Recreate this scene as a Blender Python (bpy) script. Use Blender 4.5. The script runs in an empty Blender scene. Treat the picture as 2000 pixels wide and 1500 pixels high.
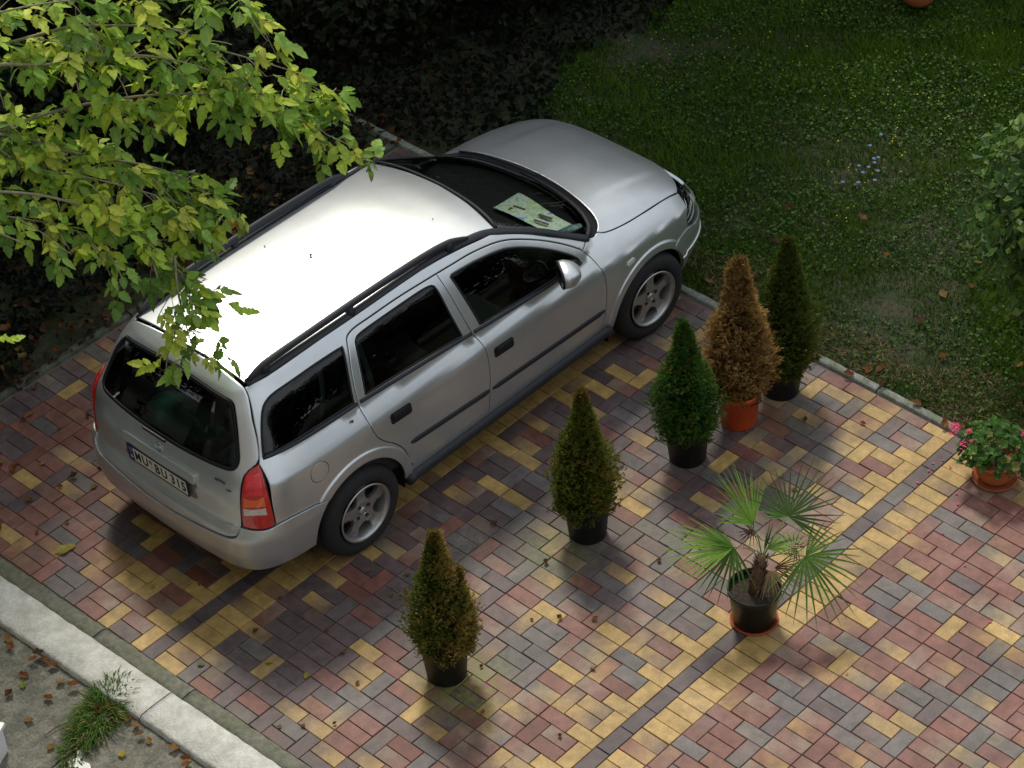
import bpy, bmesh, math, random
import numpy as np
from mathutils import Vector, Matrix, noise as mnoise
from mathutils.geometry import delaunay_2d_cdt
random.seed(7); rng = np.random.default_rng(7)
sc = bpy.context.scene
COL = sc.collection
PI = math.pi
# ------------------------------------------------------------------ camera
ROWS = [[0.68273556, -0.72864267, -0.05433241], [-0.50320764, -0.41498186, -0.75800537], [0.52976809, 0.5448577, -0.64998143]]
CAMLOC = (-6.910037, -6.576124, 10.906636)
cam = bpy.data.cameras.new('camera'); camo = bpy.data.objects.new('camera', cam); COL.objects.link(camo)
r0, r1, r2 = ROWS
camo.matrix_world = Matrix(((r0[0], -r1[0], -r2[0], CAMLOC[0]), (r0[1], -r1[1], -r2[1], CAMLOC[1]), (r0[2], -r1[2], -r2[2], CAMLOC[2]), (0, 0, 0, 1)))
cam.sensor_width = 36; cam.lens = 36 * 5085.55 / 2000; cam.clip_start = .1; cam.clip_end = 400
sc.camera = camo
# ------------------------------------------------------------------ world, sun, exposure
SUN_AZ = math.radians(52)      # direction towards the sun, seen from above
SUN_EL = math.radians(51)
w = bpy.data.worlds.new('World'); sc.world = w; w.use_nodes = True
nt = w.node_tree; nt.nodes.clear()
def N(nt, t, **k):
    n = nt.nodes.new(t)
    for a, b in k.items():
        if a == 'ins':
            for i, v in b.items(): n.inputs[i].default_value = v
        else: setattr(n, a, b)
    return n
sky = N(nt, 'ShaderNodeTexSky', sky_type='NISHITA', sun_disc=False, sun_elevation=SUN_EL, sun_rotation=PI / 2 - SUN_AZ)
bg = N(nt, 'ShaderNodeBackground', ins={'Strength': .10})
cl = N(nt, 'ShaderNodeBackground', ins={'Color': (.90, .95, 1, 1), 'Strength': 1.12})
tc = N(nt, 'ShaderNodeTexCoord'); ns = N(nt, 'ShaderNodeTexNoise', ins={'Scale': 2.6, 'Detail': 6.0, 'Roughness': .6})
cr = N(nt, 'ShaderNodeValToRGB'); cr.color_ramp.elements[0].position = .30; cr.color_ramp.elements[1].position = .52
mx = N(nt, 'ShaderNodeMixShader'); out = N(nt, 'ShaderNodeOutputWorld')
L = nt.links.new
L(sky.outputs[0], bg.inputs[0]); L(tc.outputs['Generated'], ns.inputs[0]); L(ns.outputs[0], cr.inputs[0]); L(cr.outputs[0], mx.inputs[0])
L(bg.outputs[0], mx.inputs[1]); L(cl.outputs[0], mx.inputs[2]); L(mx.outputs[0], out.inputs[0])
sun = bpy.data.lights.new('sun', 'SUN'); sun.energy = 3.1; sun.angle = math.radians(10); sun.color = (1, .93, .80)
so = bpy.data.objects.new('sun', sun); COL.objects.link(so)
sd = Vector((math.cos(SUN_AZ) * math.cos(SUN_EL), math.sin(SUN_AZ) * math.cos(SUN_EL), math.sin(SUN_EL)))
so.rotation_euler = sd.to_track_quat('Z', 'Y').to_euler(); so.location = sd * 30
sc.view_settings.view_transform = 'Standard'; sc.view_settings.look = 'None'; sc.view_settings.gamma = 1
sc.view_settings.exposure = -0.14; sc.view_settings.use_curve_mapping = False
# ------------------------------------------------------------------ materials
def mat(name, col=(.5, .5, .5), rough=.5, metal=0, coat=0, spec=None, attr=None, nscale=0, namt=.25, bump=0, bscale=60, trans=0, sub=None, col2=None, coatr=.05):
    m = bpy.data.materials.new(name); m.use_nodes = True; t = m.node_tree; b = t.nodes['Principled BSDF']; l = t.links.new
    b.inputs['Base Color'].default_value = (*col, 1); b.inputs['Roughness'].default_value = rough; b.inputs['Metallic'].default_value = metal
    b.inputs['Coat Weight'].default_value = coat; b.inputs['Coat Roughness'].default_value = coatr
    if spec is not None: b.inputs['Specular IOR Level'].default_value = spec
    src = None; tcn = N(t, 'ShaderNodeTexCoord')
    if attr: a = N(t, 'ShaderNodeAttribute', attribute_name=attr); src = a.outputs['Color']
    if col2 is not None:
        n0 = N(t, 'ShaderNodeTexNoise', ins={'Scale': nscale * .23, 'Detail': 4.0}); l(tcn.outputs['Object'], n0.inputs[0])
        r_ = N(t, 'ShaderNodeValToRGB'); r_.color_ramp.elements[0].position = .4; r_.color_ramp.elements[1].position = .62
        r_.color_ramp.elements[0].color = (*col, 1); r_.color_ramp.elements[1].color = (*col2, 1); l(n0.outputs[0], r_.inputs[0]); src = r_.outputs[0]
    if nscale:
        n = N(t, 'ShaderNodeTexNoise', ins={'Scale': nscale, 'Detail': 5.0, 'Roughness': .65}); l(tcn.outputs['Object'], n.inputs[0])
        mr = N(t, 'ShaderNodeMapRange', ins={1: .3, 2: .7, 3: 1 - namt, 4: 1 + namt}); l(n.outputs[0], mr.inputs[0])
        mm = N(t, 'ShaderNodeMix', data_type='RGBA', blend_type='MULTIPLY', ins={0: 1.0})
        if src is None: mm.inputs[6].default_value = (*col, 1)
        else: l(src, mm.inputs[6])
        cb = N(t, 'ShaderNodeCombineColor'); [l(mr.outputs[0], cb.inputs[i]) for i in range(3)]
        l(cb.outputs[0], mm.inputs[7]); src = mm.outputs[2]
    if src is not None: l(src, b.inputs['Base Color'])
    if bump:
        n2 = N(t, 'ShaderNodeTexNoise', ins={'Scale': bscale, 'Detail': 4.0}); l(tcn.outputs['Object'], n2.inputs[0])
        bp = N(t, 'ShaderNodeBump', ins={'Strength': bump, 'Distance': .01}); l(n2.outputs[0], bp.inputs['Height']); l(bp.outputs[0], b.inputs['Normal'])
    if trans:
        tr = N(t, 'ShaderNodeBsdfTranslucent'); mxs = N(t, 'ShaderNodeMixShader', ins={0: trans})
        if src is not None: l(src, tr.inputs[0])
        else: tr.inputs[0].default_value = (*col, 1)
        l(b.outputs[0], mxs.inputs[1]); l(tr.outputs[0], mxs.inputs[2]); l(mxs.outputs[0], t.nodes['Material Output'].inputs[0])
    return m
def glass(name, tint, fr=.06):
    m = bpy.data.materials.new(name); m.use_nodes = True; t = m.node_tree; t.nodes.clear(); l = t.links.new
    tr = N(t, 'ShaderNodeBsdfTransparent', ins={0: (*tint, 1)}); g = N(t, 'ShaderNodeBsdfGlossy', ins={'Roughness': .015, 'Color': (1, 1, 1, 1)})
    fz = N(t, 'ShaderNodeFresnel', ins={'IOR': 1.5}); mx = N(t, 'ShaderNodeMixShader'); o = N(t, 'ShaderNodeOutputMaterial')
    l(fz.outputs[0], mx.inputs[0]); l(tr.outputs[0], mx.inputs[1]); l(g.outputs[0], mx.inputs[2]); l(mx.outputs[0], o.inputs[0]); return m
M_ = {}
M_['paint'] = mat('silver_paint', (.62, .65, .665), .35, .80, .35, nscale=7, namt=.05, coatr=.06)
M_['black'] = mat('black_trim', (.012, .013, .016), .5, spec=.3)
M_['trim'] = mat('grey_plastic_trim', (.022, .025, .032), .5, spec=.35)
M_['rubber'] = mat('tyre_rubber', (.016, .016, .017), .8, nscale=30, namt=.3, bump=.2, bscale=120)
M_['alloy'] = mat('alloy_rim', (.46, .46, .455), .34, .85, nscale=20, namt=.12)
M_['alloydark'] = mat('rim_well', (.03, .03, .032), .6, .3)
M_['glass'] = glass('side_glass', (.30, .36, .33)); M_['wglass'] = glass('windscreen_glass', (.84, .90, .87)); M_['rglass'] = glass('rear_glass', (.34, .40, .37))
M_['lens'] = glass('clear_lens', (.9, .95, .92))
M_['interior'] = mat('interior_fabric', (.022, .022, .024), .9, nscale=40, namt=.3)
M_['dash'] = mat('dashboard_plastic', (.012, .012, .013), .7, spec=.25)
M_['red'] = mat('red_lamp', (.52, .010, .008), .12, coat=1, nscale=90, namt=.25, bump=.3, bscale=160)
M_['orange'] = mat('orange_lamp', (.80, .13, .015), .15, coat=1, nscale=90, namt=.25, bump=.3, bscale=160)
M_['pinkred'] = mat('upper_red_lamp', (.75, .02, .035), .12, coat=1, nscale=70, namt=.3, bump=.3, bscale=160)
M_['clear'] = mat('clear_lamp', (.55, .54, .50), .15, coat=1, nscale=60, namt=.2, bump=.3, bscale=160)
M_['chrome'] = mat('chrome', (.7, .72, .72), .12, 1)
M_['plate'] = mat('plate_white', (.72, .71, .66), .4); M_['eublue'] = mat('plate_blue', (.012, .03, .25), .4); M_['ink'] = mat('plate_ink', (.012, .012, .012), .5)
M_['disc'] = mat('brake_disc', (.15, .11, .09), .5, .6, nscale=30)
M_['paper'] = mat('paper_white', (.75, .75, .72), .7)
# ------------------------------------------------------------------ helpers
def mesh(name, V, F, mats=None, smooth=False, mi=None, col=None, cname='Col'):
    me = bpy.data.meshes.new(name)
    me.from_pydata([tuple(v) for v in V] if not isinstance(V, np.ndarray) else V.tolist(), [], [tuple(f) for f in F] if not isinstance(F, np.ndarray) else F.tolist())
    for m in (mats or []): me.materials.append(m)
    if mi is not None: me.polygons.foreach_set('material_index', np.asarray(mi, np.int32))
    if smooth: me.polygons.foreach_set('use_smooth', np.ones(len(me.polygons), bool))
    if col is not None:   # per vertex colour
        a = me.color_attributes.new(cname, 'FLOAT_COLOR', 'POINT'); c = np.ones((len(V), 4), np.float32); c[:, :3] = col; a.data.foreach_set('color', c.ravel())
    me.update(); return me
def obj(name, me, parent=None, loc=None, rot=None, scale=None):
    o = bpy.data.objects.new(name, me); COL.objects.link(o)
    if parent: o.parent = parent
    if loc is not None: o.location = loc
    if rot is not None: o.rotation_euler = rot
    if scale is not None: o.scale = (scale,) * 3 if isinstance(scale, (int, float)) else scale
    return o
def empty(name, loc=(0, 0, 0), rz=0):
    o = bpy.data.objects.new(name, None); COL.objects.link(o); o.location = loc; o.rotation_euler = (0, 0, rz); o.empty_display_size = .1; return o
def tag(o, label=None, cat=None, group=None, kind=None):
    if label: o['label'] = label
    if cat: o['category'] = cat
    if group: o['group'] = group
    if kind: o['kind'] = kind
    return o
def bmobj(name, bm, m, parent=None, smooth=True, loc=None, rot=None, bevel=0):
    if bevel: bmesh.ops.bevel(bm, geom=list(bm.edges), offset=bevel, segments=2, affect='EDGES', profile=.7)
    me = bpy.data.meshes.new(name); bm.to_mesh(me); bm.free()
    for x in (m if isinstance(m, (list, tuple)) else [m]): me.materials.append(x)
    if smooth:
        me.polygons.foreach_set('use_smooth', np.ones(len(me.polygons), bool))
        try: me.set_sharp_from_angle(angle=math.radians(40))
        except Exception: pass
    return obj(name, me, parent, loc, rot)
def bbox(bm, c, s, rz=0, mi=0):
    r = bmesh.ops.create_cube(bm, size=1); vs = r['verts']
    for v in vs: v.co = Matrix.Rotation(rz, 3, 'Z') @ Vector((v.co.x * s[0], v.co.y * s[1], v.co.z * s[2])) + Vector(c)
    for f in {f for v in vs for f in v.link_faces}: f.material_index = mi
    return vs
def lathe(prof, n=32, axis='z'):   # prof [(r,z)] -> V,F
    V = []; F = []
    for r, z in prof:
        for k in range(n):
            a = 2 * PI * k / n
            V.append((r * math.cos(a), r * math.sin(a), z) if axis == 'z' else (r * math.cos(a), z, r * math.sin(a)))
    for i in range(len(prof) - 1):
        for k in range(n):
            a, b = i * n + k, i * n + (k + 1) % n
            F.append((a, b, b + n, a + n))
    return V, F
def tube(P, rad, n=8, flat=1.0, cap=True, up=(0, 0, 1), prof=None):
    """swept tube along P; rad scalar or list; flat squashes along the 'up' side"""
    P = [Vector(p) for p in P]; V = []; F = []; m = len(P)
    rs = rad if hasattr(rad, '__len__') else [rad] * m
    for i, p in enumerate(P):
        t = (P[min(i + 1, m - 1)] - P[max(i - 1, 0)]).normalized(); u = Vector(up[i] if hasattr(up[0], '__len__') else up)
        s = t.cross(u)
        if s.length < 1e-4: s = t.cross(Vector((1, 0, 0)))
        s.normalize(); q = s.cross(t).normalized()
        for k in range(n):
            a = 2 * PI * k / n; V.append(tuple(p + s * (rs[i] * math.cos(a)) + q * (rs[i] * flat * math.sin(a))))
    for i in range(m - 1):
        for k in range(n): a, b = i * n + k, i * n + (k + 1) % n; F.append((a, b, b + n, a + n))
    if cap: F.append(tuple(range(n))[::-1]); F.append(tuple(range((m - 1) * n, m * n)))
    return V, F
def join(parts):
    V = []; F = []; 
    for v, f in parts:
        o = len(V); V += list(v); F += [tuple(i + o for i in g) for g in f]
    return V, F
def catmull(P, step=.01, closed=False):
    P = [np.array(p, float) for p in P]; n = len(P); out = []
    if n == 2: P = [P[0], (P[0] + P[1]) / 2, P[1]]; n = 3
    for i in range(n if closed else n - 1):
        p1, p2 = P[i], P[(i + 1) % n]
        p0 = P[i - 1] if (closed or i > 0) else 2 * p1 - p2
        p3 = P[(i + 2) % n] if (closed or i + 2 < n) else 2 * p2 - p1
        k = max(1, int(np.linalg.norm(p2 - p1) / step))
        for j in range(k):
            t = j / k; out.append(.5 * ((2 * p1) + (p2 - p0) * t + (2 * p0 - 5 * p1 + 4 * p2 - p3) * t * t + (3 * p1 - p0 - 3 * p2 + p3) * t ** 3))
    if not closed: out.append(P[-1])
    return out
def lin3(P, step=.01):
    P = [np.array(p, float) for p in P]; out = []
    for a, b in zip(P[:-1], P[1:]):
        k = max(1, int(np.linalg.norm(b - a) / step)); out += [a + (b - a) * j / k for j in range(k)]
    out.append(P[-1]); return out

# ------------------------------------------------------------------ block paving
PICKS = "0.51,0.93,G 0.45,0.91,G 0.34,1.01,G 0.49,0.76,M 0.63,0.8,R 0.54,0.61,L 0.64,0.61,T 0.74,0.61,Y 0.8,0.74,M 0.46,1.06,T 0.63,0.97,Y 0.74,0.88,M 0.83,0.59,M 0.93,0.62,M 0.8,0.47,T 0.95,0.42,T 0.65,0.4,G 0.55,0.31,G 0.76,0.32,T 0.85,0.34,R 0.48,0.46,U 0.45,0.31,K 0.33,0.81,G 0.34,0.6,Y 0.44,0.62,M 0.25,0.62,R 0.35,0.41,M 0.14,0.6,L 0.04,0.6,M -0.05,0.6,T -0.16,0.61,L -0.25,0.6,L 0.05,0.4,R 0.2,0.45,T 0.25,0.31,T 0.14,0.3,T 0.36,0.2,Y -0.1,0.45,K -0.04,0.3,M -0.14,0.3,R -0.23,0.4,M 0.19,0.9,G -0.36,0.58,M -0.44,0.57,R 0.13,0.87,G -0.11,1.82,R -0.04,1.77,R 0.04,1.64,L -0.25,1.81,P -0.27,1.6,Y -0.15,1.51,R -0.28,1.41,R -0.36,1.51,T -0.48,1.49,T -0.43,1.36,G -0.44,1.66,P -0.45,1.83,P -0.14,1.69,G -0.03,1.53,G -0.58,1.45,G -0.66,1.47,G -0.53,1.37,T -0.69,1.36,L -0.64,1.22,R -0.73,1.2,R -0.53,1.21,P -0.44,1.21,P -0.85,1.18,R -0.87,1.37,T -0.67,1.05,G -0.55,1.01,P -0.66,0.91,K -0.94,1.2,T -0.87,1.04,T -0.37,1.24,R -0.43,0.89,T -0.48,1.05,Y -0.39,0.88,P -0.56,0.83,G -0.37,0.74,M -0.26,0.8,R -0.24,0.62,L -0.33,0.63,M -0.42,0.63,M -0.12,0.63,M 0.41,2.14,L 0.32,2.17,Y 0.21,2.23,T 0.01,2.22,T 0.12,2.15,U 0.13,2.05,R 0.21,1.96,R 0.02,2.02,R 0.35,2.02,P 0.22,2.09,P -0.17,2.06,Y -0.11,2.28,P -0.12,2.0,P -0.15,2.17,T 0.8,-0.25,U 0.65,-0.3,R 0.55,-0.26,R 0.38,-0.28,G 0.85,-0.34,M 0.79,-0.43,R 0.68,-0.48,G 0.57,-0.54,G 0.54,-0.37,K 0.44,-0.37,R 1.08,-0.36,G 0.98,-0.48,G 0.97,-0.28,R 1.1,-0.22,R 0.19,-0.19,U 2.15,-0.49,G 1.94,-0.4,G 2.08,-0.69,G 2.03,-0.86,Y 1.76,-0.38,Y 1.46,-0.4,L 2.17,-1.11,Y 1.47,-0.53,Y 1.37,-0.7,L 1.07,-0.37,G 0.97,-0.49,G 1.15,-0.71,G 1.59,-1.1,G 1.59,-1.31,G 1.67,-1.32,L 1.77,-1.32,G 0.34,-0.28,G 0.65,-0.5,G 0.5,-0.55,G 1.45,-0.94,G 1.98,-1.29,G 1.77,-1.01,U 1.42,-1.46,G 1.28,-1.53,L 1.34,-1.04,G 1.05,-0.89,G 0.96,-0.92,G 1.14,-1.16,G 1.49,-0.84,T 1.66,-0.7,T 1.37,-0.84,T 3.36,0.89,U 3.36,0.64,U 3.25,0.62,Y 3.18,0.77,G 3.13,0.65,U 3.04,0.82,R 3.13,1.08,Y 2.83,0.62,L 2.9,0.46,Y 2.94,0.34,Y 2.73,0.41,R 2.85,0.3,R 3.05,0.21,Y 2.91,0.17,Y 2.75,0.22,Y 3.36,0.42,M 3.38,0.23,Y 3.2,0.16,Y 3.2,0.47,G 3.06,0.4,G 3.21,0.31,G 2.59,0.29,G 2.6,1.97,Y 2.51,2.08,T 2.93,2.13,L 2.73,2.01,R 3.05,1.88,L 2.79,1.43,P 2.43,1.0,R 2.02,1.1,Y 2.01,0.93,R 2.46,0.83,L 2.3,1.02,Y -0.66,4.39,Y -0.51,4.24,R -0.67,4.16,R -0.85,4.09,R -0.98,4.01,Y -0.48,4.0,T -0.78,3.8,G -0.95,3.76,U -1.05,3.74,R -1.08,3.58,R -0.82,3.47,U -0.39,3.48,Y -0.47,3.29,Y -0.73,3.16,Y -0.85,3.11,Y -0.77,2.97,Y -0.93,3.15,M -0.94,2.96,M -1.03,3.12,M -1.03,2.96,Y -1.02,2.82,M -0.77,2.83,M 0.14,4.74,Y 0.34,4.86,T -0.28,4.71,R -0.16,4.69,R -0.22,4.56,G -0.14,4.41,R -0.25,4.38,K -0.35,4.38,U -0.66,4.37,Y -0.33,4.22,T -0.51,4.23,R 0.03,4.69,R -0.05,4.56,R 2.53,2.07,Y 2.63,2.0,Y 2.32,2.15,Y 2.12,2.21,Y 1.9,2.28,P 1.7,1.59,T 1.19,2.07,Y 1.24,1.8,Y 1.02,2.14,R 1.05,2.02,T 1.37,2.15,P 1.64,1.23,Y 1.87,1.28,L 1.54,2.24,Y 1.57,1.82,M 1.52,1.91,Y"
CB = {'Y': (.415, .27, .09), 'y': (.285, .195, .09), 'R': (.19, .074, .057), 'M': (.195, .103, .09), 'G': (.122, .105, .10), 'P': (.11, .075, .076), 'L': (.275, .215, .15), 'T': (.27, .165, .085), 'U': (.245, .12, .065), 'K': (.15, .05, .036), 'D': (.076, .058, .062)}
MIX = {'T': ('Y', 'P'), 'U': ('R', 'Y'), 'L': ('G', 'Y'), 'M': ('R', 'L'), 'Y': ('Y', 'Y'), 'R': ('R', 'R'), 'G': ('G', 'G'), 'P': ('P', 'P'), 'K': ('K', 'K'), 'D': ('D', 'P'), 'y': ('y', 'Y')}
picks = [(float(a), float(b), c) for a, b, c in (t.split(',') for t in PICKS.split())]
bricks = []   # (x0,y0,x1,y1,default)
XMIN, XMAX = -1.13, 3.38
def zone(x, y):
    if y < -.2: return 'R' * 14 + 'U' * 3 + 'G' * 3 + 'Y' * 1 + 'M' * 7 + 'P' + 'L'
    if y < 1.1: return 'P' * 5 + 'G' * 6 + 'R' * 4 + 'M' * 7 + 'Y' * 1 + 'T' * 2 + 'U' * 1 + 'L' * 2
    if y < 2.4: return 'P' * 16 + 'G' * 6 + 'R' * 2 + 'T' * 2 + 'M' * 4 + 'Y' * 1 + 'L'
    return 'P' * 7 + 'R' * 6 + 'K' * 3 + 'D' * 3 + 'G' * 2 + 'Y' * 1 + 'U' * 2  # darker mix: dirty red bricks, with branch shade partly put into the colour
def add(x0, y0, x1, y1, c=None):
    x0 = max(x0, -1.108 - .028 * ((y0 + y1) / 2 - 1.2)); x1 = min(x1, XMAX)
    if x1 - x0 < .03: return
    cx, cy = (x0 + x1) / 2, (y0 + y1) / 2
    if c is None:
        c = random.choice(zone(cx, cy)); c = 'y' if c == 'Y' else c
    for px, py, pc in picks:
        if x0 < px - .0 < x1 and y0 < py < y1: c = pc
    bricks.append((x0, y0, x1, y1, c))
def sk(y): return -.022 * y
i0, i1 = -15, 40
for k in range(i0, i1):                                   # bands
    x = k * .1; add(x, -.2, x + .1, 0, 'Y' if random.random() > .12 else 'T')
    x2 = x + sk(2.4) + .008; add(x2, 2.3, x2 + .1, 2.5, 'Y' if random.random() > .2 else 'T')
for k in range(-8, 20):
    x = k * .2 + .03; add(x, 0, x + .2, .1, random.choice('DDDPG')); x = k * .2 + .045; add(x, 2.5, x + .2, 2.6, random.choice('DDP'))
def field(y0, y1, sign, shift):
    n = int(round((y1 - y0) / .1))
    def Y(a, b): return (y0 + a * .1, y0 + b * .1) if sign > 0 else (y1 - b * .1, y1 - a * .1)
    for m in range(-5, 13):
        xb = m * .3 + shift
        j = 0
        while j < n:
            e = min(j + 2, n); a, b = Y(j, e); s_ = sk((a + b) / 2)
            add(xb + s_, a, xb + .1 + s_, b, 'Y' if j == 0 and y0 != -3.2 else None); j = e
        j = 0; ph = 0
        while j < n:
            if ph == 0:
                a, b = Y(j, j + 1); s_ = sk((a + b) / 2)
                add(xb + .1 + s_, a, xb + .3 + s_, b, 'Y' if j == 0 and y0 != -3.2 else None); j += 1
            else:
                e = min(j + 2, n); a, b = Y(j, e); s_ = sk((a + b) / 2)
                add(xb + .1 + s_, a, xb + .2 + s_, b); add(xb + .2 + s_, a, xb + .3 + s_, b); j = e
            ph ^= 1
field(.1, 2.3, 1, 0); field(2.6, 5.0, 1, 0.015); field(-3.2, -.2, -1, 0)
def edge_ok(b):                                            # the left border of the paving bends
    cx, cy = (b[0] + b[2]) / 2, (b[1] + b[3]) / 2
    return cy < 5.0 and cy > -3.2
bricks = [b for b in bricks if edge_ok(b)]
def proj(p):
    d = [sum(ROWS[i][j] * (p[j] - CAMLOC[j]) for j in range(3)) for i in range(3)]
    return 1000 + 5085.55 * d[0] / d[2], 750 + 5085.55 * d[1] / d[2], d[2]
def brick_geo(b):
    x0, y0, x1, y1, c = b; g = .0017; x0 += g; y0 += g; x1 -= g; y1 -= g
    jx, jy = random.uniform(-.0012, .0012), random.uniform(-.0012, .0012); x0 += jx; x1 += jx; y0 += jy; y1 += jy
    h = random.uniform(-.0016, .0016); tx, ty = random.uniform(-.008, .008), random.uniform(-.008, .008); cx, cy = (x0 + x1) / 2, (y0 + y1) / 2
    V = []
    for ins, z in ((0, -.045), (0, -.0035), (.0028, 0)):
        for X, Yv in ((x0 + ins, y0 + ins), (x1 - ins, y0 + ins), (x1 - ins, y1 - ins), (x0 + ins, y1 - ins)):
            V.append((X, Yv, z + (h + tx * (X - cx) + ty * (Yv - cy) if z > -.02 else 0)))
    F = [(i, (i + 1) % 4, (i + 1) % 4 + 4, i + 4) for i in range(4)] + [(i + 4, (i + 1) % 4 + 4, (i + 1) % 4 + 8, i + 8) for i in range(4)] + [(8, 9, 10, 11)]
    m1, m2 = MIX[c]
    if m1 == m2:
        a = np.array(CB[c]) * random.uniform(.88, 1.12); b2 = a * random.uniform(.93, 1.07)
        if c in 'PGRMD' and random.random() < .5: f = random.uniform(.15, .5); b2 = b2 * (1 - f) + np.array(CB[random.choice('MGPRy')]) * f
    else:
        a, b2 = np.array(CB[m1]), np.array(CB[m2]); f = random.uniform(.1, .5); a, b2 = a * (1 - f * .5) + np.array(CB[c]) * f * .5, b2 * (.6) + np.array(CB[c]) * .4
        if random.random() < .5: a, b2 = b2, a
    long_x = (x1 - x0) > (y1 - y0); C = []
    for v in V:
        t = (v[0] - x0) / (x1 - x0) if long_x else (v[1] - y0) / (y1 - y0)
        C.append(a * (1 - t) + b2 * t)
    return V, F, C
mb = bpy.data.materials.new('concrete_brick'); mb.use_nodes = True; t = mb.node_tree; l = t.links.new; b = t.nodes['Principled BSDF']
at = N(t, 'ShaderNodeAttribute', attribute_name='Col'); ge = N(t, 'ShaderNodeNewGeometry')
n1 = N(t, 'ShaderNodeTexNoise', ins={'Scale': 150.0, 'Detail': 6.0, 'Roughness': .8}); n2 = N(t, 'ShaderNodeTexNoise', ins={'Scale': 14.0, 'Detail': 6.0, 'Roughness': .6}); n3 = N(t, 'ShaderNodeTexNoise', ins={'Scale': 2.2, 'Detail': 5.0})
for n in (n1, n2, n3): l(ge.outputs['Position'], n.inputs[0])
m1 = N(t, 'ShaderNodeMapRange', ins={1: .3, 2: .7, 3: .60, 4: 1.5}); l(n1.outputs[0], m1.inputs[0])
m2 = N(t, 'ShaderNodeMapRange', ins={1: .3, 2: .7, 3: .70, 4: 1.28}); l(n2.outputs[0], m2.inputs[0])
m3 = N(t, 'ShaderNodeMath', operation='MULTIPLY'); l(m1.outputs[0], m3.inputs[0]); l(m2.outputs[0], m3.inputs[1])
m4 = N(t, 'ShaderNodeMapRange', ins={1: .35, 2: .65, 3: .72, 4: 1.02}); l(n3.outputs[0], m4.inputs[0]); m5 = N(t, 'ShaderNodeMath', operation='MULTIPLY'); l(m3.outputs[0], m5.inputs[0]); l(m4.outputs[0], m5.inputs[1])
vm = N(t, 'ShaderNodeVectorMath', operation='SCALE'); l(at.outputs['Color'], vm.inputs[0]); l(m5.outputs[0], vm.inputs['Scale'])
# pale cement bloom, and green moss round the plant pots
r3 = N(t, 'ShaderNodeValToRGB'); r3.color_ramp.elements[0].position = .52; r3.color_ramp.elements[1].position = .75; r3.color_ramp.elements[1].color = (.22, .22, .22, 1); l(n3.outputs[0], r3.inputs[0])
mxa = N(t, 'ShaderNodeMix', data_type='RGBA'); l(r3.outputs[0], mxa.inputs[0]); l(vm.outputs[0], mxa.inputs[6]); mxa.inputs[7].default_value = (.21, .185, .175, 1)
last = mxa.outputs[2]
n6 = N(t, 'ShaderNodeTexNoise', ins={'Scale': 22.0, 'Detail': 10.0, 'Roughness': .8}); l(ge.outputs['Position'], n6.inputs[0])
for (mx_, my_, rr, st, mc) in ((-.10, 1.0, .36, .95, (.15, .16, .03)), (1.02, 1.32, .32, .8, (.13, .15, .045)), (2.2, 1.2, .2, .35, (.12, .13, .05)), (2.85, 1.0, .32, .35, (.15, .14, .06)), (1.4, 1.0, .3, .35, (.12, .13, .05)), (.75, 1.75, .2, .3, (.3, .3, .2))):
    vd = N(t, 'ShaderNodeVectorMath', operation='DISTANCE', ins={1: (mx_, my_, 0)}); l(ge.outputs['Position'], vd.inputs[0])
    mr = N(t, 'ShaderNodeMapRange', ins={1: rr, 2: rr * .35, 3: 0.0, 4: 1.0}); l(vd.outputs['Value'], mr.inputs[0])
    nn = N(t, 'ShaderNodeMapRange', ins={1: .43, 2: .60, 3: 0.0, 4: st * 1.3}); l(n6.outputs[0], nn.inputs[0])
    mu = N(t, 'ShaderNodeMath', operation='MULTIPLY', use_clamp=True); l(mr.outputs[0], mu.inputs[0]); l(nn.outputs[0], mu.inputs[1])
    mk = N(t, 'ShaderNodeMix', data_type='RGBA'); mk.inputs[7].default_value = (*mc, 1); l(mu.outputs[0], mk.inputs[0]); l(last, mk.inputs[6]); last = mk.outputs[2]
l(last, b.inputs['Base Color']); b.inputs['Roughness'].default_value = .58; b.inputs['Specular IOR Level'].default_value = .42
bp = N(t, 'ShaderNodeBump', ins={'Strength': .5, 'Distance': .002}); l(n1.outputs[0], bp.inputs['Height']); l(bp.outputs[0], b.inputs['Normal'])
pav = obj('brick_paving', mesh('paving_bed', [(-1.16, -3.25, -.009), (3.39, -3.25, -.009), (3.39, 5.02, -.009), (-1.24, 5.02, -.009)], [(0, 1, 2, 3)], [mat('joint_sand', (.13, .105, .08), .95, nscale=180, namt=.5)]))
tag(pav, kind='structure')
vis = []
for i, bk in enumerate(bricks):
    cx, cy = (bk[0] + bk[2]) / 2, (bk[1] + bk[3]) / 2; u, v, d = proj((cx, cy, 0))
    carhid = (-.6 < cx < 3.3 and 2.45 < cy < 4.3)
    if 15 < u < 1985 and 15 < v < 1485 and not carhid: vis.append((d, i))
vis.sort(); near = {i for _, i in vis[:300]}
RV, RF, RC = [], [], []
for i, bk in enumerate(bricks):
    V, F, C_ = brick_geo(bk)
    if i in near:
        cx, cy = (bk[0] + bk[2]) / 2, (bk[1] + bk[3]) / 2
        obj('brick', mesh('brick', [(v[0] - cx, v[1] - cy, v[2]) for v in V], F, [mb], col=np.array(C_)), pav, (cx, cy, 0))
    else:
        o_ = len(RV); RV += V; RF += [tuple(k + o_ for k in f) for f in F]; RC += C_
tag(obj('brickwork', mesh('brickwork', RV, RF, [mb], col=np.array(RC)), pav), kind='stuff')
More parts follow.
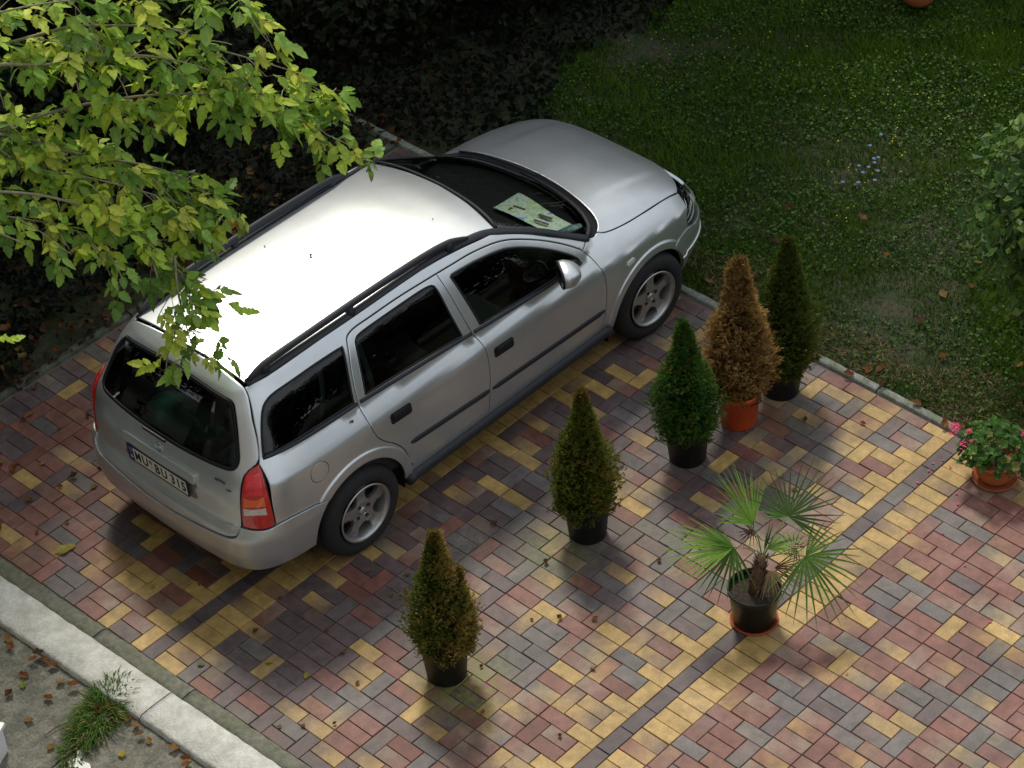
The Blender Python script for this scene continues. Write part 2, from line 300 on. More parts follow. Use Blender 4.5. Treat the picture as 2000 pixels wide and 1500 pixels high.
# ------------------------------------------------------------------ kerbs, concrete yard, lawn ground
mconc = mat('rough_concrete', (.155, .155, .125), .9, nscale=24, namt=.35, bump=.6, bscale=60, col2=(.13, .135, .09))
mwhite = mat('whitewashed_concrete', (.58, .58, .54), .85, nscale=34, namt=.18, bump=.7, bscale=70, col2=(.45, .45, .41))
def strip(xa, xb, y0, y1, n, zf, wob=.006, seed=0):
    """kerb cross-section swept in y; xa,xb give edges; zf list of (t,z)"""
    V = []; F = []; m = len(zf)
    for i in range(n + 1):
        y = y0 + (y1 - y0) * i / n
        for k, (tt, z) in enumerate(zf):
            a, b_ = xa(y), xb(y); x = a + (b_ - a) * tt
            nz = mnoise.noise(Vector((x * 9 + seed, y * 14, k * 3.1))) + .6 * mnoise.noise(Vector((seed, y * 40, k * 3.1)))
            V.append((x + nz * wob, y, z + nz * wob * .5))
    for i in range(n):
        for k in range(m - 1): F.append((i * m + k, i * m + k + 1, (i + 1) * m + k + 1, (i + 1) * m + k))
    F.append(tuple(range(m))); F.append(tuple(range(n * m, (n + 1) * m))[::-1])
    return V, F
kx = lambda y: -1.104 - .028 * (y - 1.2)
kerb = empty('concrete_kerb', (-1.3, 2.5, 0)); tag(kerb, kind='structure')
def child_world(name, V, F, m, parent, smooth=False):
    l0 = parent.location; o = obj(name, mesh(name, [(v[0] - l0.x, v[1] - l0.y, v[2] - l0.z) for v in V], F, [m], smooth), parent); return o
# haunch in three poured lengths, whitewashed kerb stones in three lengths
for (ya, yb) in ((-2.2, 2.13), (2.137, 2.9), (2.907, 6.2)):
    V, F = strip(lambda y: kx(y) + .0, lambda y: kx(y) - .115, ya, yb, int((yb - ya) * 26), [(0, -.05), (0, -.006), (.10, .002), (.35, .010), (.7, .006), (.97, .004), (1, -.1)], .006, 3)
    child_world('concrete_haunch', V, F, mconc, kerb, True)
for (ya, yb) in ((-2.2, 2.21), (2.216, 4.6), (4.606, 6.2)):
    V, F = strip(lambda y: kx(y) - .11, lambda y: kx(y) - .355 - .008 * (y - 2), ya, yb, int((yb - ya) * 26), [(0, -.1), (0, .006), (.05, .014), (.5, .018), (.93, .012), (1, -.004), (1.01, -.12)], .005, 7)
    child_world('kerb_stone', V, F, mwhite, kerb, True)
# yard slab left of the kerb
V = []; F = []; nx, ny = 60, 130
for j in range(ny + 1):
    for i in range(nx + 1):
        x = -4.6 + 3.3 * i / nx; y = -2.2 + 8.4 * j / ny
        V.append((x, y, -.035 + .008 * mnoise.noise(Vector((x * 2, y * 2, 0)))))
for j in range(ny):
    for i in range(nx): a = j * (nx + 1) + i; F.append((a, a + 1, a + nx + 2, a + nx + 1))
my = mat('worn_yard_concrete', (.12, .118, .095), .92, nscale=55, namt=.4, bump=.9, bscale=90, col2=(.20, .19, .155))
yard = obj('concrete_yard', mesh('yard', V, F, [my], True)); tag(yard, kind='structure')
# cracks as thin recessed dark joints
for P in ([(-1.58, 2.35), (-1.72, 2.42), (-1.86, 2.38), (-2.05, 2.33), (-2.3, 2.42)], [(-1.86, 2.38), (-1.92, 2.2), (-1.9, 2.02), (-2.0, 1.85), (-2.02, 1.6)]):
    pts = [(p[0], p[1], -.031) for p in catmull(P, .03)]
    V, F = tube(pts, [.004 + .003 * random.random() for _ in pts], 5, .3)
    c_ = obj('crack', mesh('crack', V, F, [mat('crack_dirt', (.02, .02, .016), 1)]), yard)
# lawn edging: thin concrete slabs between paving and lawn
edg = empty('lawn_edging', (3.42, 2, 0)); tag(edg, kind='structure')
medg = mat('edging_concrete', (.24, .25, .23), .9, nscale=50, namt=.3, bump=.5, bscale=80, col2=(.15, .17, .12))
y = -3.2
while y < 5.2:
    e = y + .97; V, F = strip(lambda q: 3.395 + .004 * math.sin(q * 2), lambda q: 3.455 + .004 * math.sin(q * 2), y, e, 24, [(0, -.1), (0, .008), (.12, .016), (.88, .016), (1, .006), (1, -.1)], .004, y)
    child_world('edging_slab', V, F, medg, edg, True); y = e + .012
medg2 = mat('shaded_edging', (.10, .11, .085), .9, nscale=50, namt=.4, bump=.5, bscale=80, col2=(.05, .06, .035))  # darker copy of the edging concrete, border shade put into its colour
edl = empty('border_edging', (1.5, 5.06, 0)); tag(edl, kind='structure')
x = -1.1
while x < 3.4:
    e = min(x + .97, 3.44); V, F = strip(lambda q: 5.03, lambda q: 5.09, x, e, 24, [(0, -.1), (0, .006), (.15, .014), (.85, .014), (1, 0), (1, -.1)], .006, x + 9)
    V = [(v[1], v[0], v[2]) for v in V]; F = [f[::-1] for f in F]
    child_world('edging_slab', V, F, medg2, edl, True); x = e + .012
# soil / lawn terrain, one sheet to the horizon with a hole under the paving
def terrain():
    bm = bmesh.new(); xs = sorted(set([-120, -60, -30, -15, -8, -4.6, -1.5, 3.45] + [3.45 + i * .25 for i in range(1, 40)] + [13.2, 16, 20, 30, 60, 120])); ys = sorted(set([-120, -60, -30, -15, -8, -5, -3.2] + [-3.2 + i * .25 for i in range(1, 33)] + [5.08] + [5.3 + i * .3 for i in range(26)] + [14, 20, 40, 60, 120]))
    G = {}
    for i, x in enumerate(xs):
        for j, y in enumerate(ys):
            z = -.02 + .03 * mnoise.noise(Vector((x * .5, y * .5, 2))) if abs(x) < 14 and abs(y) < 14 else 0
            if x <= -1.5 and y <= 5.08 or (x < -1.5): z = -.12
            if abs(x - 3.45) < .01 or abs(y - 5.08) < .01: z = min(z, -.012)
            G[i, j] = bm.verts.new((x, y, z))
    for i in range(len(xs) - 1):
        for j in range(len(ys) - 1):
            cx, cy = (xs[i] + xs[i + 1]) / 2, (ys[j] + ys[j + 1]) / 2
            if -1.5 < cx < 3.45 and -3.2 < cy < 5.08: continue
            bm.faces.new((G[i, j], G[i + 1, j], G[i + 1, j + 1], G[i, j + 1]))
    return bm
ms = mat('lawn_soil', (.024, .040, .012), .95, nscale=30, namt=.5, bump=.8, bscale=40, col2=(.045, .042, .022))
gr = bmobj('ground', terrain(), ms); tag(gr, kind='structure')

# ------------------------------------------------------------------ car body surface
def lin(x,tab):
    t=np.array(tab,float);return np.interp(x,t[:,0],t[:,1])
_pc={}
def pchip(x,tab):
    if id(tab) not in _pc: _pc[id(tab)]=_prep(tab)
    X,Y,h,m,n=_pc[id(tab)]
    x=np.clip(np.asarray(x,float),X[0],X[-1]);k=np.clip(np.searchsorted(X,x,side='right')-1,0,n-2)
    s=(x-X[k])/h[k]
    return (2*s**3-3*s**2+1)*Y[k]+(s**3-2*s**2+s)*h[k]*m[k]+(-2*s**3+3*s**2)*Y[k+1]+(s**3-s**2)*h[k]*m[k+1]
def _prep(tab):
    t=np.array(tab,float);X=t[:,0];Y=t[:,1];h=np.diff(X);d=np.diff(Y)/h;n=len(X);m=np.zeros(n)
    m[0]=d[0];m[-1]=d[-1]
    for i in range(1,n-1):
        if d[i-1]*d[i]>0:
            w1=2*h[i]+h[i-1];w2=h[i]+2*h[i-1];m[i]=(w1+w2)/(w1/d[i-1]+w2/d[i])
    return X,Y,h,m,n
ZT=[(-1,1.30),(0,1.245),(1.5,1.145),(1.9,1.105),(2.15,1.06),(2.4,1.005),(2.8,.945),(3.1,.868),(3.21,.82),(3.28,.775),(3.335,.71),(3.375,.63),(3.42,.57)]
GU=[(0,1),(.2,.9995),(.40,.992),(.50,.978),(.522,.968),(.60,.925),(.666,.885),(.80,.79),(.9,.645),(.96,.46),(.985,.30),(1,0)]
GL=[(0,.80),(.16,.86),(.22,.91),(.3,.965),(.4,.99),(.55,1)]
XR=[(0,-.70),(.2,-.77),(.26,-.80),(.32,-.83),(.42,-.845),(.52,-.845),(.58,-.835),(.62,-.815),(.8,-.80),(.95,-.765),(1.06,-.715),(1.37,-.56),(1.43,-.46),(1.5,-.3)]
XF=[(0,3.30),(.2,3.36),(.3,3.41),(.42,3.455),(.52,3.45),(.58,3.43),(.62,3.42),(.7,3.40),(.9,3.38),(1.3,3.36)]
WG=[(.8,.80),(.95,.775),(1.0,.76),(1.1,.724),(1.2,.682),(1.3,.632),(1.38,.575),(1.44,.51),(1.5,.44)]
XF2=[(.8,2.79),(.95,2.52),(1.0,2.42),(1.2,2.05),(1.40,1.64),(1.45,1.5),(1.5,1.3)]
ZR=[(-.7,1.43),(-.46,1.45),(.3,1.476),(1.0,1.468),(1.4,1.44),(1.62,1.405),(1.8,1.36)]
GU2=[(0,1),(.25,.998),(.42,.990),(.53,.978),(.56,.965),(.68,.912),(.80,.84),(.9,.73),(.96,.56),(.985,.38),(1,0)]
HW=.853
def w1(x,z):
    zt=pchip(x,ZT);u=np.clip((z-.55)/np.maximum(zt-.55,.01),0,1)
    f=np.clip((x-1.9)/.7,0,1);f=f*f*(3-2*f)
    return HW*np.where(z>.55,pchip(u,GU)*(1-f)+pchip(u,GU2)*f,pchip(z,GL))
def ring(x,y,z,w,xr,xf,nr,nf,br,bf):
    xe=np.where(x<1.3,x-br*y*y,x+bf*y*y)
    L=np.where(x<1.3,1.3-xr,xf-1.3);n=np.where(x<1.3,nr,nf)
    return (np.abs(y)/np.maximum(w,1e-6))**n+(np.abs(xe-1.3)/L)**n-1
def F1(x,y,z): return np.where(z>pchip(x,ZT),9.,ring(x,y,z,w1(x,z),pchip(z,XR),pchip(z,XF),9.,6.,.07,.14))
def F2(x,y,z): return ring(x,y,z,pchip(z,WG),pchip(z,XR),pchip(z,XF2),9.,5.,.07,.25)
def zroof(x,y): return pchip(x,ZR)-.05*(np.abs(y)/.55)**2.2
def bis(f,a,b,n=40):
    a=a.copy();b=b.copy()  # f(a)<0 inside, f(b)>0
    for _ in range(n):
        m=.5*(a+b);ins=f(m)<0;a=np.where(ins,m,a);b=np.where(ins,b,m)
    return .5*(a+b)
def A(v): return np.atleast_1d(np.asarray(v,float))
def Yside(x,z):
    x=A(x);z=A(z);o=np.zeros_like(x+z)
    y1=bis(lambda y:F1(x,y,z),o,o+1.2);y2=bis(lambda y:F2(x,y,z),o,o+1.2)
    y2=np.where((z>.85),y2,0);y1=np.where(z>pchip(x,ZT)-.01,0,y1)
    return np.maximum(y1,y2)
def Xrear(y,z):
    y=A(y);z=A(z);o=np.zeros_like(y+z)
    return bis(lambda x:np.where(z<1.0,np.minimum(F1(x,y,z),F2(x,y,z)),F2(x,y,z)),o,o-1.3)
def Xfront(y,z):
    y=A(y);z=A(z);o=np.zeros_like(y+z)
    return bis(lambda x:F1(x,y,z),o+2.,o+4.)
def Ztop1(x,y):
    x=A(x);y=A(y);o=np.zeros_like(x+y)
    return bis(lambda z:F1(x,y,z),o+.5,o+1.5)
def Zws(x,y):
    x=A(x);y=A(y);o=np.zeros_like(x+y)
    return bis(lambda z:F2(x,y,z),o+.7,o+1.6)
def Fall(x,y,z):
    g=np.maximum(F2(x,y,z),(z-zroof(x,y))*20);g=np.where(z<.82,9,g)
    l=np.where(z>pchip(x,ZT),9,F1(x,y,z))
    return np.minimum(g,l)

# ---- panels: outlines in a surface's own two coordinates, triangulated and laid on the surface
CARO = (0.31435, 3.02494)
car = empty('parked_car', (CARO[0], CARO[1], 0), .00116)
tag(car, 'silver estate car with black roof rails parked on the coloured block paving', 'car')
def flare(x, z):
    d = np.minimum(np.hypot(x + .02, z - .335), np.hypot(x - 2.61, z - .28)); t = np.clip((.437 - d) / .02, 0, 1); return .013 * t * t * (3 - 2 * t)
def m_side(a, b): y = Yside(a, b); return np.stack([a, -(y + flare(a, b)), b], -1)
def m_rear(a, b): return np.stack([Xrear(a, b), a, b], -1)
def m_top(a, b):
    z = Ztop1(a, b); yc = .43 + .03 * (3.1 - a); r = np.clip((a - 2.5) / .35, 0, 1) * np.clip((3.22 - a) / .1, 0, 1)
    d = (np.abs(b) - yc) / .035; z = z + .007 * r / (1 + np.exp(d * 4)); return np.stack([a, b, z], -1)
def m_roof(a, b): return np.stack([a, b, zroof(a, b)], -1)
def m_ws(a, b): return np.stack([a, b, Zws(a, b)], -1)
def mk_rad(cx, sg, F, fl=1):
    def f(a, b):
        ph = a / .85; o = np.zeros_like(ph); dx, dy = sg * np.cos(ph), np.sin(ph)
        r = bis(lambda r: F(cx + dx * r, dy * r, b), o + .2, o + 1.7)
        x, y = cx + dx * r, dy * r; y = y + np.sign(y) * flare(x, b) * (np.abs(y) > .72) * fl
        return np.stack([x, y, b], -1)
    return f
def FU(x, y, z): return np.minimum(F1(x, y, z), np.where(z > .9, F2(x, y, z), 9))
m_rr = mk_rad(.1, -1, F1, 0); m_lamp = mk_rad(.1, -1, FU); m_fr = mk_rad(2.4, 1, F1)
def sr(x, y): return .85 * math.atan2(y, .1 - x)
def sf(x, y): return .85 * math.atan2(y, x - 2.4)
def inpoly(P, loop):
    L_ = np.asarray(loop); x, y = P[:, 0], P[:, 1]; c = np.zeros(len(P), bool); x1, y1 = L_[:, 0], L_[:, 1]; x2, y2 = np.roll(x1, -1), np.roll(y1, -1)
    for a, b_, c_, d in zip(x1, y1, x2, y2):
        if b_ == d: continue
        c ^= ((b_ > y) != (d > y)) & (x < (c_ - a) * (y - b_) / (d - b_) + a)
    return c
def area(L_): a = np.asarray(L_); x, y = a[:, 0], a[:, 1]; return .5 * np.sum(x * np.roll(y, -1) - np.roll(x, -1) * y)
def clean(L_):
    o = []
    for p in L_:
        if not o or np.hypot(*(np.array(p) - o[-1])) > .0015: o.append(np.array(p, float))
    if np.hypot(*(o[0] - o[-1])) < .0015: o.pop()
    return np.array(o)
def inset(L_, g):   # positive = shrink a counter-clockwise loop
    L_ = np.asarray(L_); t = np.roll(L_, -1, 0) - np.roll(L_, 1, 0); t /= np.maximum(np.linalg.norm(t, axis=1), 1e-9)[:, None]
    n = np.stack([-t[:, 1], t[:, 0]], 1); return L_ + n * g
CEN = np.array([1.3, 0, .5])
def panel(name, outer, mp, m, parent, holes=(), grid=.035, gap=.003, thick=.012, off=0.0, mirror=False, hgap=0.0, tilt=.5, lines=(), flat=False, extra=()):
    outer = clean(outer); outer = outer if area(outer) > 0 else outer[::-1]; outer = inset(outer, gap)
    hs = []
    for h in holes:
        h = clean(h); h = h if area(h) < 0 else h[::-1]; hs.append(inset(h, hgap))
    loops = [outer] + hs; inner = [inset(l_, .005) for l_ in loops]
    lo, hi = outer.min(0), outer.max(0)
    gx, gy = np.meshgrid(np.arange(lo[0] + grid * .5, hi[0], grid), np.arange(lo[1] + grid * .5, hi[1], grid)); G = np.stack([gx.ravel(), gy.ravel()], 1)
    k = inpoly(G, outer)
    for h in hs: k &= ~inpoly(G, h)
    B = np.concatenate(loops); G = G[k]
    if len(G): dd = np.min(np.hypot(G[:, None, 0] - B[None, :, 0], G[:, None, 1] - B[None, :, 1]), 1); G = G[dd > grid * .35]
    pts = []; ed = []; nb = []
    for l_ in loops: o = len(pts); pts += l_.tolist(); ed += [(o + i, o + (i + 1) % len(l_)) for i in range(len(l_))]; nb.append((o, len(l_)))
    nB = len(pts)
    if len(extra):
        X_ = np.asarray(extra); k = inpoly(X_, inset(outer, .006))
        for h in hs: k &= ~inpoly(X_, inset(h, .006))
        X_ = X_[k]; G = G[np.min(np.hypot(G[:, None, 0] - X_[None, :, 0], G[:, None, 1] - X_[None, :, 1]), 1) > grid * .3] if len(X_) else G; G = np.concatenate([G, X_])
    I = np.concatenate(inner); k = inpoly(I, outer)
    for h in hs: k &= ~inpoly(I, h)
    pts += I[k].tolist() + G.tolist()
    for ln in lines:
        o = len(pts); pts += [list(p) for p in ln]; ed += [(o + i, o + i + 1) for i in range(len(ln) - 1)]
    r = delaunay_2d_cdt([Vector(p) for p in pts], ed, [], 0, 1e-6)
    V2 = np.array([[v.x, v.y] for v in r[0]]); T = np.array([list(f) for f in r[2] if len(f) == 3]); cen = V2[T].mean(1); k = inpoly(cen, outer)
    for h in hs: k &= ~inpoly(cen, h)
    T = T[k]; org = r[3]
    P = mp(V2[:, 0], V2[:, 1]); e = .002
    du = mp(V2[:, 0] + e, V2[:, 1]) - mp(V2[:, 0] - e, V2[:, 1]); dv = mp(V2[:, 0], V2[:, 1] + e) - mp(V2[:, 0], V2[:, 1] - e)
    nn = np.cross(du, dv); nn /= np.maximum(np.linalg.norm(nn, axis=1), 1e-12)[:, None]
    s = np.sign(np.sum(nn * (P - CEN), 1)); s[s == 0] = 1; nn *= s[:, None]
    tn = np.cross(P[T[:, 1]] - P[T[:, 0]], P[T[:, 2]] - P[T[:, 0]]); fl = np.sum(tn * nn[T[:, 0]], 1) < 0; T[fl] = T[fl][:, ::-1]
    P = P + nn * off
    # boundary: roll the edge over
    idx = {}
    for i, o in enumerate(org):
        for q in o:
            if q < nB: idx[q] = i
    V = P.copy(); NN = nn.copy(); F = T.tolist(); extraV = []; extraN = []
    for (o, n_) in nb:
        ring = [idx.get(o + i) for i in range(n_)]; ring = [q for q in ring if q is not None]
        L3 = P[ring]; tg = np.roll(L3, -1, 0) - np.roll(L3, 1, 0); tg /= np.maximum(np.linalg.norm(tg, axis=1), 1e-9)[:, None]
        outw = np.cross(tg, nn[ring]); outw /= np.maximum(np.linalg.norm(outw, axis=1), 1e-9)[:, None]
        cc = P[T].mean(1); d0 = cc[np.argmin(np.linalg.norm(cc - L3[0], axis=1))] - L3[0]
        if np.dot(outw[0], d0) > 0: outw = -outw
        NN[ring] = nn[ring] + outw * tilt; NN[ring] /= np.linalg.norm(NN[ring], axis=1)[:, None]
        V[ring] = P[ring] - nn[ring] * .0012
        b0 = len(V) + len(extraV); extraV += (V[ring]).tolist(); extraN += outw.tolist(); c0 = len(V) + len(extraV)
        extraV += (P[ring] - nn[ring] * thick).tolist(); extraN += outw.tolist(); m_ = len(ring)
        for i in range(m_):
            j = (i + 1) % m_; q = (b0 + i, b0 + j, c0 + j, c0 + i)
            a_, b_, c_ = np.array(extraV[b0 - len(V) + i]), np.array(extraV[b0 - len(V) + j]), np.array(extraV[c0 - len(V) + j])
            if np.dot(np.cross(b_ - a_, c_ - b_), outw[i]) < 0: q = q[::-1]
            F.append(q)
    VV = np.concatenate([V, np.array(extraV)]); NV = np.concatenate([NN, np.array(extraN)])
    used = sorted({i for f in F for i in f}); re = {q: i for i, q in enumerate(used)}; F = [tuple(re[i] for i in f) for f in F]; VV = VV[used]; NV = NV[used]
    res = []
    for sgn in ((1, -1) if mirror else (1,)):
        v_ = VV * [1, sgn, 1]; n_ = NV * [1, sgn, 1]; f_ = F if sgn == 1 else [f[::-1] for f in F]
        me = mesh(name, v_, f_, [m], True)
        if not flat: me.normals_split_custom_set_from_vertices([tuple(q) for q in n_])
        res.append(obj(name, me, parent[0 if sgn == 1 else 1] if isinstance(parent, (list, tuple)) else parent))
    return res if mirror else res[0]
def C2(*segs, step=.012):
    o = []
    for s_ in segs: o += catmull(s_, step)
    return o
def sym(P): return P + [(-a, b) for a, b in P[::-1]]
def line3(name, P, rad, m, parent, mirror=True, n=8, flat=1.0, up=(0, 0, 1), step=.03, raw=False):
    pts = P if raw else catmull(P, step); V, F = tube(pts, rad, n, flat, up=up); r = []
    for s_ in ((1, -1) if mirror else (1,)):
        v_ = [(a, b * s_, c) for a, b, c in V]; f_ = F if s_ == 1 else [f[::-1] for f in F]
        r.append(obj(name, mesh(name, v_, f_, [m], True), parent[0 if s_ == 1 else 1] if isinstance(parent, (list, tuple)) else parent))
    return r
PA, BK, TR = M_['paint'], M_['black'], M_['trim']
BELT = [(-.6, 1.045), (.13, 1.032), (1.0, .977), (1.8, .922), (2.12, .900)]
bz = lambda x: float(np.interp(x, [b_[0] for b_ in BELT], [b_[1] for b_ in BELT]))
topseam = [(2.10, .95), (2.076, .978), (1.972, 1.062), (1.825, 1.163), (1.674, 1.25), (1.559, 1.305), (1.438, 1.341), (1.275, 1.363), (1.123, 1.37), (.988, 1.376)]
rtop = [(.988, 1.376), (.688, 1.386), (.431, 1.386), (.33, 1.386), (.273, 1.380), (.241, 1.368), (.218, 1.335), (.171, 1.225), (.141, 1.116), (.13, 1.035)]
seamE = [(.13, 1.035), (.126, 1.0), (.129, .929), (.14, .858), (.168, .79), (.218, .727), (.279, .671), (.345, .585), (.385, .479), (.397, .40), (.398, .335)]
seamB = [(.988, 1.376), (.996, 1.32), (1.010, 1.24), (1.03, 1.119), (1.061, .975), (1.083, .92), (1.097, .866), (1.103, .788), (1.104, .709), (1.102, .615), (1.09, .504), (1.08, .345)]
ARCP = [p for r_ in (.372, .385, .40, .412, .418, .424, .43, .436, .442) for p in [( -.02 + r_ * math.cos(a), .335 + r_ * math.sin(a)) for a in np.linspace(-.3, 3.6, 110)] + [(2.61 + r_ * math.cos(a), .28 + r_ * math.sin(a)) for a in np.linspace(-.3, 3.6, 110)]]
seamF = [(2.10, .95), (2.135, .90), (2.155, .84), (2.168, .78), (2.174, .712), (2.176, .641), (2.170, .545), (2.161, .482), (2.14, .40), (2.125, .335)]
arc = lambda cx, cz, r, a0, a1, n=40: [(cx + r * math.cos(math.radians(a0 + (a1 - a0) * i / n)), cz + r * math.sin(math.radians(a0 + (a1 - a0) * i / n))) for i in range(n + 1)]
qglass = C2([(-.564, 1.048), (-.535, 1.13), (-.497, 1.217), (-.453, 1.287), (-.405, 1.322), (-.335, 1.341), (-.204, 1.350), (-.046, 1.355), (.114, 1.354), (.19, 1.350)], [(.19, 1.350), (.15, 1.23), (.118, 1.116), (.105, 1.045)], [(.105, 1.045), (-.2, 1.052), (-.564, 1.048)])
rglass = C2([(.188, 1.046), (.228, 1.207), (.262, 1.315), (.288, 1.345), (.328, 1.356), (.443, 1.359), (.785, 1.359), (.900, 1.353), (.935, 1.338), (.945, 1.309), (.961, 1.155), (.988, .992)], [(.988, .992), (.6, 1.022), (.188, 1.046)])
fglass = C2([(1.135, .983), (1.061, 1.325)], [(1.061, 1.325), (1.075, 1.333), (1.123, 1.333), (1.281, 1.322), (1.449, 1.298), (1.566, 1.262), (1.717, 1.185), (1.864, 1.09), (1.985, .996), (2.04, .94), (2.045, .916)], [(2.045, .916), (1.6, .950), (1.135, .983)])
flap = arc(-.29, .833, .068, 0, 351, 26)
hseam = [(2.19, .684), (2.25, .672), (2.303, .664), (2.346, .685), (2.417, .697), (2.542, .704), (2.706, .699), (2.886, .682), (3.0, .668), (3.10, .655)]
hz = [(x, float(Ztop1(x, y)[0])) for x, y in hseam[2:]]
bodyside = C2([(-.600, 1.026), (-.579, 1.06), (-.547, 1.15), (-.521, 1.245), (-.493, 1.32), (-.470, 1.376), (-.463, 1.396)], [(-.463, 1.396), (-.40, 1.405), (-.122, 1.420), (.28, 1.427), (.758, 1.428), (1.089, 1.418), (1.383, 1.391), (1.52, 1.361), (1.706, 1.267), (1.86, 1.17), (2.02, 1.07), (2.182, .974)],
    [(2.182, .974), (2.10, .95)], topseam, rtop, seamE, [(.398, .335), (.338, .335)], arc(-.02, .335, .358, 0, 131), [(-.255, .605), (-.315, .621), (-.382, .634), (-.524, .643), (-.624, .632)], [(-.624, .632), (-.622, .803), (-.604, .954), (-.600, 1.026)])
bl = [(x, bz(x)) for x in np.arange(-.54, 2.03, .05)]
sides = panel('body_side', bodyside, m_side, PA, car, [qglass, flap], mirror=True, grid=.03, extra=ARCP)
rdoor = panel('rear_door', C2(rtop[::-1], seamB, [(1.08, .345), (.398, .345)], seamE[::-1]), m_side, PA, car, [rglass], mirror=True, lines=[[(x, bz(x)) for x in np.arange(.16, 1.04, .04)]], extra=ARCP)
fdoor = panel('front_door', C2(topseam, seamB, [(1.08, .345), (2.125, .345)], seamF[::-1]), m_side, PA, car, [fglass], mirror=True, lines=[[(x, bz(x)) for x in np.arange(1.11, 2.03, .04)]])
fender = panel('front_fender', C2([(2.10, .95), (2.182, .974)], [(2.182, .974), (2.25, .95)] + hz, [hz[-1], (3.09, .72), (3.05, .668), (3.05, .60)], [(3.05, .60), (2.95, .597), (2.884, .588)], arc(2.61, .28, .37, 48, 176), [(2.24, .306), (2.127, .306)], seamF[::-1]), m_side, PA, car, mirror=True, grid=.025, extra=ARCP)
for nm, gl, par, mt in (('quarter_window', qglass, sides, 'rglass'), ('window', rglass, rdoor, 'rglass'), ('window', fglass, fdoor, 'glass')):
    wins = panel(nm, gl, m_side, M_[mt], par, off=-.006, gap=.004, thick=.003, mirror=True, tilt=0)
    loop = inset(clean(gl) if area(clean(gl)) > 0 else clean(gl)[::-1], .006); Pm = m_side(loop[:, 0], loop[:, 1])[::2]
    line3('window_seal', np.vstack([Pm, Pm[:2]]).tolist(), .007, BK, par, raw=True, flat=.6, up=(0, -1, .4))
panel('fuel_flap', flap, m_side, PA, sides, off=0, gap=.0035, mirror=True)
def trimline(x0, x1, par):
    xs = np.linspace(x0, x1, 24); zs = np.array([bz(x) for x in xs]); P = m_side(xs, zs + .002); P[:, 1] -= .001; line3('belt_trim', P.tolist(), .0125, TR, par, raw=True, flat=.55, up=(0, -.8, .6))
trimline(-.565, .118, sides); trimline(.142, 1.052, rdoor); trimline(1.074, 2.05, fdoor)
def molding(x0, z0, x1, z1, par):
    xs = np.linspace(x0, x1, 20); zs = np.linspace(z0, z1, 20); P = m_side(xs, zs); rr = [.010] + [.021] * 18 + [.012]; line3('side_moulding', P.tolist(), rr, TR, par, raw=True, flat=.45, up=(0, -1, 0), n=12)
molding(.41, .588, 1.088, .545, rdoor); molding(1.115, .543, 2.15, .503, fdoor)
def patch(loop, nm, m, par, off, thick, gap=0, mirror=True, tilt=.8, grid=.02): return panel(nm, loop, m_side, m, par, off=off, thick=thick, gap=gap, mirror=mirror, tilt=tilt, grid=grid)
def rrect(cx, cz, w_, h_, r, sl=0, n=6):
    P = []
    for qx, qz, a0 in ((1, 1, 0), (-1, 1, 90), (-1, -1, 180), (1, -1, 270)):
        for i in range(n + 1): a = math.radians(a0 + 90 * i / n); P.append((cx + qx * (w_ / 2 - r) + r * math.cos(a), cz + qz * (h_ / 2 - r) + r * math.sin(a)))
    return [(x, z + sl * (x - cx)) for x, z in P]
for cx_, cz_, par in ((.366, .842, rdoor), (1.243, .787, fdoor)):
    hb = patch(rrect(cx_, cz_, .172, .074, .02, -.05), 'handle_recess', BK, par, .002, .004); 
    patch(rrect(cx_, cz_ + .012, .135, .036, .014, -.05), 'handle', M_['dash'], par, .014, .012)
patch(rrect(2.42, .726, .075, .032, .015, .1), 'side_marker', M_['clear'], fender, .008, .008)
# sills
line3('sill', m_side(np.linspace(.36, 2.2, 30), np.full(30, .315)).tolist(), .045, TR, car, raw=True, flat=.9, n=12)
# roof, trims, rails, screen, bonnet
rin = [(-.447, .462), (-.30, .468), (.0, .482), (.4, .490), (.782, .490), (1.195, .497), (1.404, .512), (1.50, .525), (1.535, .535)]
hdr = [(1.535, .535), (1.555, .445), (1.590, .25), (1.607, 0)]
rr_ = [(-.447, .462), (-.449, .2), (-.456, 0)]
panel('roof', C2(rin, hdr, [(x, -y) for x, y in hdr[::-1]], [(x, -y) for x, y in rin[::-1]], [(x, -y) for x, y in rr_], rr_[::-1]), m_roof, PA, car, grid=.05, tilt=.3)
wlow = [(2.205, .672), (2.30, .60), (2.37, .45), (2.415, .22), (2.43, 0)]
wside = [(1.545, .540), (1.65, .566), (1.78, .584), (1.90, .604), (2.02, .632), (2.12, .655), (2.205, .672)]
hd2 = [(1.545, .540), (1.570, .445), (1.605, .25), (1.622, 0)]
ws = panel('windscreen', C2(wside, wlow, [(x, -y) for x, y in wlow[::-1]], [(x, -y) for x, y in wside[::-1]], [(x, -y) for x, y in hd2], hd2[::-1]), m_ws, M_['wglass'], car, grid=.05, off=-.004, thick=.004, tilt=0)
band = inset(clean(C2(hd2[::-1] + [], )), 0)
def onws(P): P = np.array(P); return m_ws(P[:, 0], P[:, 1])
lo = catmull(wlow, .03); lo = lo + [np.array([p[0], -p[1]]) for p in lo[::-1][1:]]
line3('windscreen_seal', onws(lo).tolist(), .016, BK, ws, mirror=False, raw=True, flat=.4)
hi_ = catmull(hd2, .03); hi_ = hi_ + [np.array([p[0], -p[1]]) for p in hi_[::-1][1:]]
line3('windscreen_seal', onws(hi_).tolist(), .012, BK, ws, mirror=False, raw=True, flat=.4)
